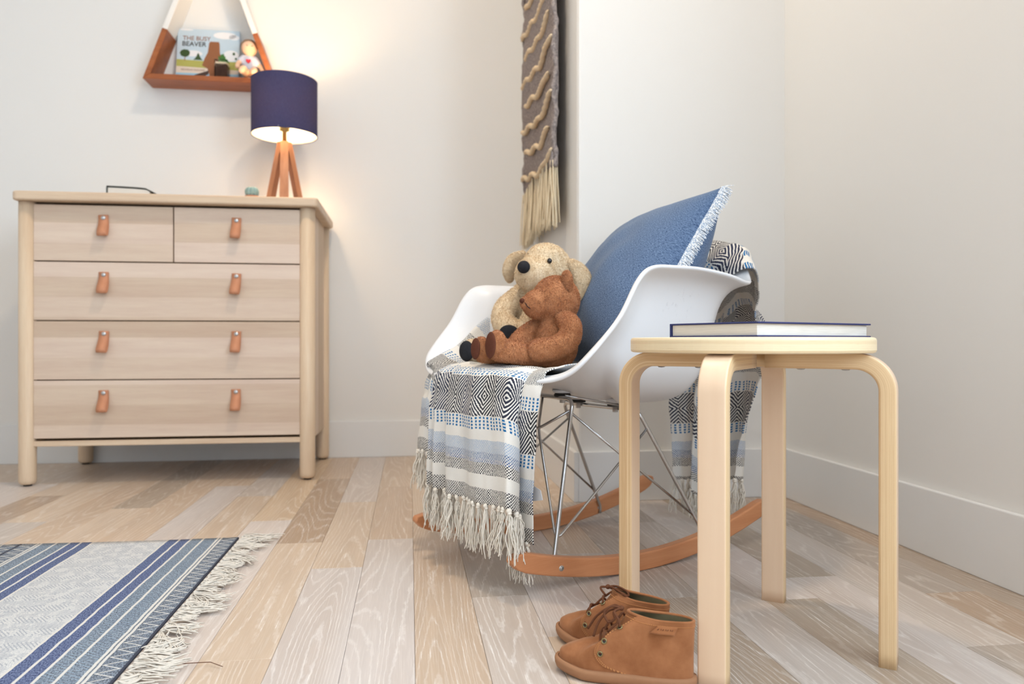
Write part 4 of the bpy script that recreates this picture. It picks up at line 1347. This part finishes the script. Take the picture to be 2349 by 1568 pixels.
# ------------------------------------------------------------------ stool
STX, STY = cam_room(.3548, 1.1346)
stool = empty('round_stool', (STX, STY, 0), 0)
tag(stool, 'round birch plywood stool with four bent legs and book on top', 'stool')
SR, ST0, ST1 = .1745, .4275, .4495
sp = [(.001, ST0), (SR-.004, ST0), (SR-.0012, ST0+.0012), (SR, ST0+.004), (SR, ST1-.004), (SR-.0012, ST1-.0012), (SR-.004, ST1), (.001, ST1)]
lathe('seat', sp, 'plyseat', stool, 96, smooth=False)
ph0 = PI/2 - (math.radians(30.24)+YAW)          # room angle of the far leg
LR, LTH, LW = .2005, .0225, .0375               # outer radius, thickness, width
def leg_mesh():
    R_ = .052
    ctr = [(.028, ST0)] + [(LR-R_, ST0)]
    out_, in_ = [], []
    N = 14
    for x in (.028, .06, .10): out_.append((x, ST0-.0002)); in_.append((x, ST0-LTH))
    for k in range(N+1):
        a = PI/2*(1-k/N)
        out_.append((LR-R_+R_*math.cos(a), ST0-.0002-R_+R_*math.sin(a))); r2 = R_-LTH
        in_.append((LR-R_+r2*math.cos(a), ST0-.0002-R_+r2*math.sin(a)))
    for z in (.30, .2, .1, .02, .0): out_.append((LR, z)); in_.append((LR-LTH, z))
    L = cumul([((o_[0]+i_[0])/2, (o_[1]+i_[1])/2, 0) for o_, i_ in zip(out_, in_)])
    V, UV = [], []
    b = .003; hw = LW/2
    prof_ = [(0, -hw+b), (.013, -hw+b*.3), (b/LTH, -hw), (.5, -hw), (1-b/LTH, -hw), (.987, -hw+b*.3), (1, -hw+b), (1, hw-b), (.987, hw-b*.3), (1-b/LTH, hw), (.5, hw), (b/LTH, hw), (.013, hw-b*.3), (0, hw-b)]
    for i, (o_, i_) in enumerate(zip(out_, in_)):
        for t_, y in prof_:
            V.append((o_[0]+(i_[0]-o_[0])*t_, y, o_[1]+(i_[1]-o_[1])*t_)); UV.append((t_, L[i]))
    n = len(prof_); F = grid_faces(len(out_), n, True)
    F = [f[::-1] for f in F]
    F += [tuple(range(n)), tuple((len(out_)-1)*n+k for k in range(n))[::-1]]
    me = bpy.data.meshes.new('leg'); me.from_pydata(V, [], F)
    l = me.uv_layers.new(name='UVMap'); idx = np.zeros(len(me.loops), dtype=np.int32); me.loops.foreach_get('vertex_index', idx)
    l.data.foreach_set('uv', np.asarray(UV, dtype=np.float32)[idx].ravel())
    me.materials.append(MAT['ply']); me.polygons.foreach_set('use_smooth', [True]*len(me.polygons))
    me.update(); return me
LM = leg_mesh()
for k in range(4):
    l = bpy.data.objects.new('leg', LM); COL.objects.link(l); l.parent = stool; l.rotation_euler = (0, 0, ph0 + k*PI/2)
    for rr in (.075, .135):
        V, F = lathe_data([(.0001, ST0-LTH-.0025), (.0045, ST0-LTH-.002), (.007, ST0-LTH)], 14, (rr, 0))
        b_ = mesh_obj('bolt_head', V, F, 'steel', l, True)

# book on the stool
nc, lc, rc = cam_room(.3236, .995), cam_room(.238, 1.135), cam_room(.536, 1.128)
nc, lc, rc = Vector((*nc, 0)), Vector((*lc, 0)), Vector((*rc, 0))
ang = math.atan2((rc-nc).y, (rc-nc).x)
ctr = (lc+rc)/2
W_, L_ = (lc-nc).length, (rc-nc).length
bk2 = hardback('hardback_book', (ctr.x, ctr.y, ST1+.0002), ang-PI/2, L_, W_, .0205, 'navy_cover', 'navy blue hardback book lying on the round stool', 'book')

# ------------------------------------------------------------------ child's suede boots
def boot(loc_toe, loc_heel, flip, label, with_tag):
    a = Vector((*loc_toe, 0)); b = Vector((*loc_heel, 0)); d = a-b; L = d.length
    root = empty('suede_boot', (a+b)/2, math.atan2(d.y, d.x)); tag(root, label, 'shoe', 'pair of brown suede boots')
    hl = L/2
    def sole_pt(th, off=0.0):
        c, s = math.cos(th), math.sin(th)
        x = hl*math.copysign(abs(c)**.86, c)
        w = interp(x/hl, [-1, -.6, -.2, .2, .55, .85, 1], [.0255, .0265, .0258, .0298, .0325, .029, .026])
        yc = flip*.003*math.sin(max(0, x/hl)*2)
        y = w*math.copysign(abs(s)**.74, s) + yc
        v = Vector((x, y, 0)); n = Vector((c, s*1.3, 0)).normalized()
        return v + n*off
    SZ_ = .0150
    # sole
    V = []; n = 72
    rings = [(-.0035, 0.0), (.0005, .002), (.0022, .006), (.0026, SZ_-.004), (.0020, SZ_-.001), (-.001, SZ_+.0004), (-.008, SZ_)]
    for off, z in rings:
        for k in range(n):
            p = sole_pt(2*PI*k/n, off); lift = .013*max(0, p.x/hl-.45)**1.4
            V.append((p.x, p.y, z+lift))
    F = grid_faces(len(rings), n, True) + [tuple(range(n))[::-1], tuple((len(rings)-1)*n+k for k in range(n))]
    mesh_obj('sole', V, F, 'gum_sole', root, True)
    def collar(th):
        c, s = math.cos(th), math.sin(th)
        x = -.0475 + .0425*c; y = .0160*math.copysign(abs(s)**.85, s)*(1-.22*max(0, c))
        z = .0845 + .0040*max(0, c)**1.5 + .0005*abs(s)
        return Vector((x, y, z))
    FRT = cr([(0, 0), (.015, .14), (.07, .20), (.21, .30), (.46, .415), (.68, .54), (.84, .71), (.94, .87), (1, 1)], 10)
    SID = cr([(0, 0), (-.10, .14), (-.06, .35), (.16, .58), (.52, .80), (1, 1)], 14)
    def prof_at(tab, t):
        k = t*(len(tab)-1); i = min(int(k), len(tab)-2); f = k-i
        return tab[i]*(1-f)+tab[i+1]*f
    def S(th, t, off=0.0):
        def raw(th, t):
            q = sole_pt(th, -.0035); q.z = SZ_-.002 + .013*max(0, q.x/hl-.45)**1.4; r = collar(th)
            c = math.cos(th); f = sstep(.25, .93, c)
            hp_, sp_ = prof_at(FRT, t), prof_at(SID, t)
            h = f*hp_[0]+(1-f)*sp_[0]; w = f*hp_[1]+(1-f)*sp_[1]
            p = Vector((q.x+(r.x-q.x)*h, q.y+(r.y-q.y)*h, q.z+(r.z-q.z)*w))
            p += Vector((0, 0, 1))*.0012*noise.noise(p*60)*math.sin(PI*t)
            return p
        p = raw(th, t)
        if off:
            e = .01
            du = raw(th+e, t)-raw(th-e, t); dv = raw(th, min(1, t+e))-raw(th, max(0, t-e))
            nn = du.cross(dv)
            if nn.length > 1e-9: p = p + nn.normalized()*off
        return p
    nt_, na = 34, 96
    V = [S(2*PI*k/na, j/nt_) for j in range(nt_+1) for k in range(na)]
    up = mesh_obj('upper', V, grid_faces(nt_+1, na, True), 'suede', root, True)
    md = up.modifiers.new('solid', 'SOLIDIFY'); md.thickness = .0016; md.offset = -1
    V = [S(2*PI*k/na, j/nt_, -.0026) for j in range(nt_//2, nt_+1) for k in range(na)]
    mesh_obj('lining', V, [f[::-1] for f in grid_faces(nt_+1-nt_//2, na, True)], 'shoe_lining', root, True)
    V = [sole_pt(2*PI*k/40, -.009)+Vector((0, 0, SZ_+.0015)) for k in range(40)]
    mesh_obj('insole', V, [tuple(range(40))], 'shoe_lining', root)
    def edge(t): return interp(t, [0, .2, .4, .62, .85, 1], [1.62, 1.40, 1.26, 1.14, .98, .82])
    for s in (1, -1):
        V = []; nu = 44
        for j in range(nt_+1):
            t = j/nt_; e = edge(t)
            for k in range(nu+1):
                th = s*(e+(PI-.004-e)*k/nu); V.append(S(th, t, .0016 if k else .0002))
        F = grid_faces(nt_+1, nu+1)
        if s < 0: F = [f[::-1] for f in F]
        q = mesh_obj('quarter', V, F, 'suede', root, True)
        for off_ in (.035, .065):
            P = [S(s*(edge(j/40)+off_), j/40, .0018) for j in range(2, 40)]
            for i in range(0, len(P)-1, 1):
                pass
            parts = [tube_data([P[i], P[i].lerp(P[i+1], .6)], .00045, 4) for i in range(len(P)-1)]
            V2, F2 = join(parts); mesh_obj('stitching', V2, F2, 'stitch', q)
        for t in (.40, .60, .80):
            th = s*(edge(t)+.11); c0 = S(th, t, .0022)
            nn = (S(th, t, .01)-S(th, t, .001)).normalized(); rot = nn.to_track_quat('Z', 'Y').to_matrix()
            V2 = []
            R1, r1 = .0030, .0009
            for i in range(18):
                for k in range(6):
                    A_, B_ = 2*PI*i/18, 2*PI*k/6
                    V2.append(c0 + rot @ Vector(((R1+r1*math.cos(B_))*math.cos(A_), (R1+r1*math.cos(B_))*math.sin(A_), r1*math.sin(B_))))
            F2 = [(i*6+k, ((i+1) % 18)*6+k, ((i+1) % 18)*6+(k+1) % 6, i*6+(k+1) % 6) for i in range(18) for k in range(6)]
            ey = mesh_obj('eyelet', V2, F2, 'brass', q, True)
            V2, F2 = lathe_data([(.0001, 0), (.0029, .0001)], 14); V2 = [c0 + rot @ Vector(v) for v in V2]
            mesh_obj('eyelet_hole', V2, F2, 'eye_black', q)
    tube('collar_binding', [S(2*PI*k/64, 1.0, -.0002) for k in range(64)], .0021, 'suede', root, 8, True)
    P = [S(2*PI*k/150, .93, .0019) for k in range(150)]
    parts = [tube_data([P[i], P[i].lerp(P[(i+1) % 150], .6)], .00045, 4) for i in range(150) if abs(math.cos(2*PI*i/150)) < .96 or i > 50]
    V, F = join(parts); mesh_obj('stitching', V, F, 'stitch', root)
    tube('welt_seam', [S(2*PI*k/80, .02, .0012) for k in range(80)], .0011, 'lace', root, 5, True)
    # laces
    rows = [.40, .60, .80]
    eye = {(s, i): S(s*(edge(t)+.11), t, .002) for i, t in enumerate(rows) for s in (1, -1)}
    for i, t in enumerate(rows):
        mx_ = (eye[(1, i)].x+eye[(-1, i)].x)/2 + .003
        tt = min((abs(S(0, q_/60).x-mx_), q_/60) for q_ in range(20, 61))[1]
        top = S(0, tt, .0045)
        def over(s_):
            p_ = eye[(s_, i)].lerp(top, .5); return p_ + Vector((0, s_*.004, .0075 if i < 2 else .005))
        P = cr([eye[(1, i)], over(1), top, over(-1), eye[(-1, i)]], 6)
        tube('lace', P, .0016, 'lace', root, 7)
    kn = S(0, .97, .009)
    ell('lace_knot', kn, (.0036, .004, .0034), 'lace', root)
    if flip > 0:
        tube('lace', cr([kn, kn+Vector((.012, .010, .004)), kn+Vector((.020, .014, -.004)), kn+Vector((.014, .017, -.014)), kn+Vector((.006, .014, -.010)), kn+Vector((.008, .010, -.003)), kn], 6), .0016, 'lace', root, 7)
        tube('lace', cr([kn, kn+Vector((.016, .004, -.004)), kn+Vector((.028, .012, -.018)), kn+Vector((.034, .016, -.036))], 6), .0016, 'lace', root, 7)
        tube('lace', cr([kn, kn+Vector((.012, -.006, .0)), kn+Vector((.034, -.006, -.016)), kn+Vector((.046, -.002, -.034))], 6), .0016, 'lace', root, 7)
        tube('lace', cr([kn, kn+Vector((.006, .016, .0)), kn+Vector((.000, .022, -.010)), kn+Vector((.014, .020, -.026))], 6), .0016, 'lace', root, 7)
    else:
        tube('lace', cr([kn, kn+Vector((-.014, .008, .003)), kn+Vector((-.034, .014, -.001)), kn+Vector((-.040, .010, -.007)), kn+Vector((-.030, .004, -.006)), kn+Vector((-.012, .002, .0)), kn], 6), .0016, 'lace', root, 7)
        tube('lace', cr([kn, kn+Vector((-.012, -.004, .002)), kn+Vector((-.028, -.004, -.002)), kn+Vector((-.034, .002, -.006)), kn+Vector((-.02, -.001, -.004)), kn], 6), .0016, 'lace', root, 7)
        tube('lace', cr([kn, kn+Vector((.010, .004, -.002)), S(.2, .85, .006)], 6), .0016, 'lace', root, 7)
    if with_tag:
        # small folded leather tab with worn stamped marks
        V = []; t0, t1 = .86, .66
        tabs = [(.925, .0022), (.90, .0032), (.865, .0036), (.83, .0046), (.808, .0060), (.80, .0042)]
        for t, off in tabs:
            for k in range(9): V.append(S(1.72+.52*k/8, t, off))
        tb = mesh_obj('leather_tab', V, grid_faces(len(tabs), 9), 'suede', root, True); solid(tb, .0012, 0, 0, False)
        for i in range(7):
            th = 1.79+.056*i
            V2, F2 = tube_data([S(th, .892, .0040), S(th+.018, .880, .0042), S(th+.03*(i % 2), .868, .0043)], .0004, 4); mesh_obj('stamped_mark', V2, F2, 'lace', tb)
boot(cam_room(.0625, 1.030), cam_room(.2350, .968), 1, 'nearer brown suede lace-up boot against the stool leg', True)
boot(cam_room(.0700, 1.140), cam_room(.2130, 1.030), -1, 'brown suede lace-up boot behind the nearer boot', False)
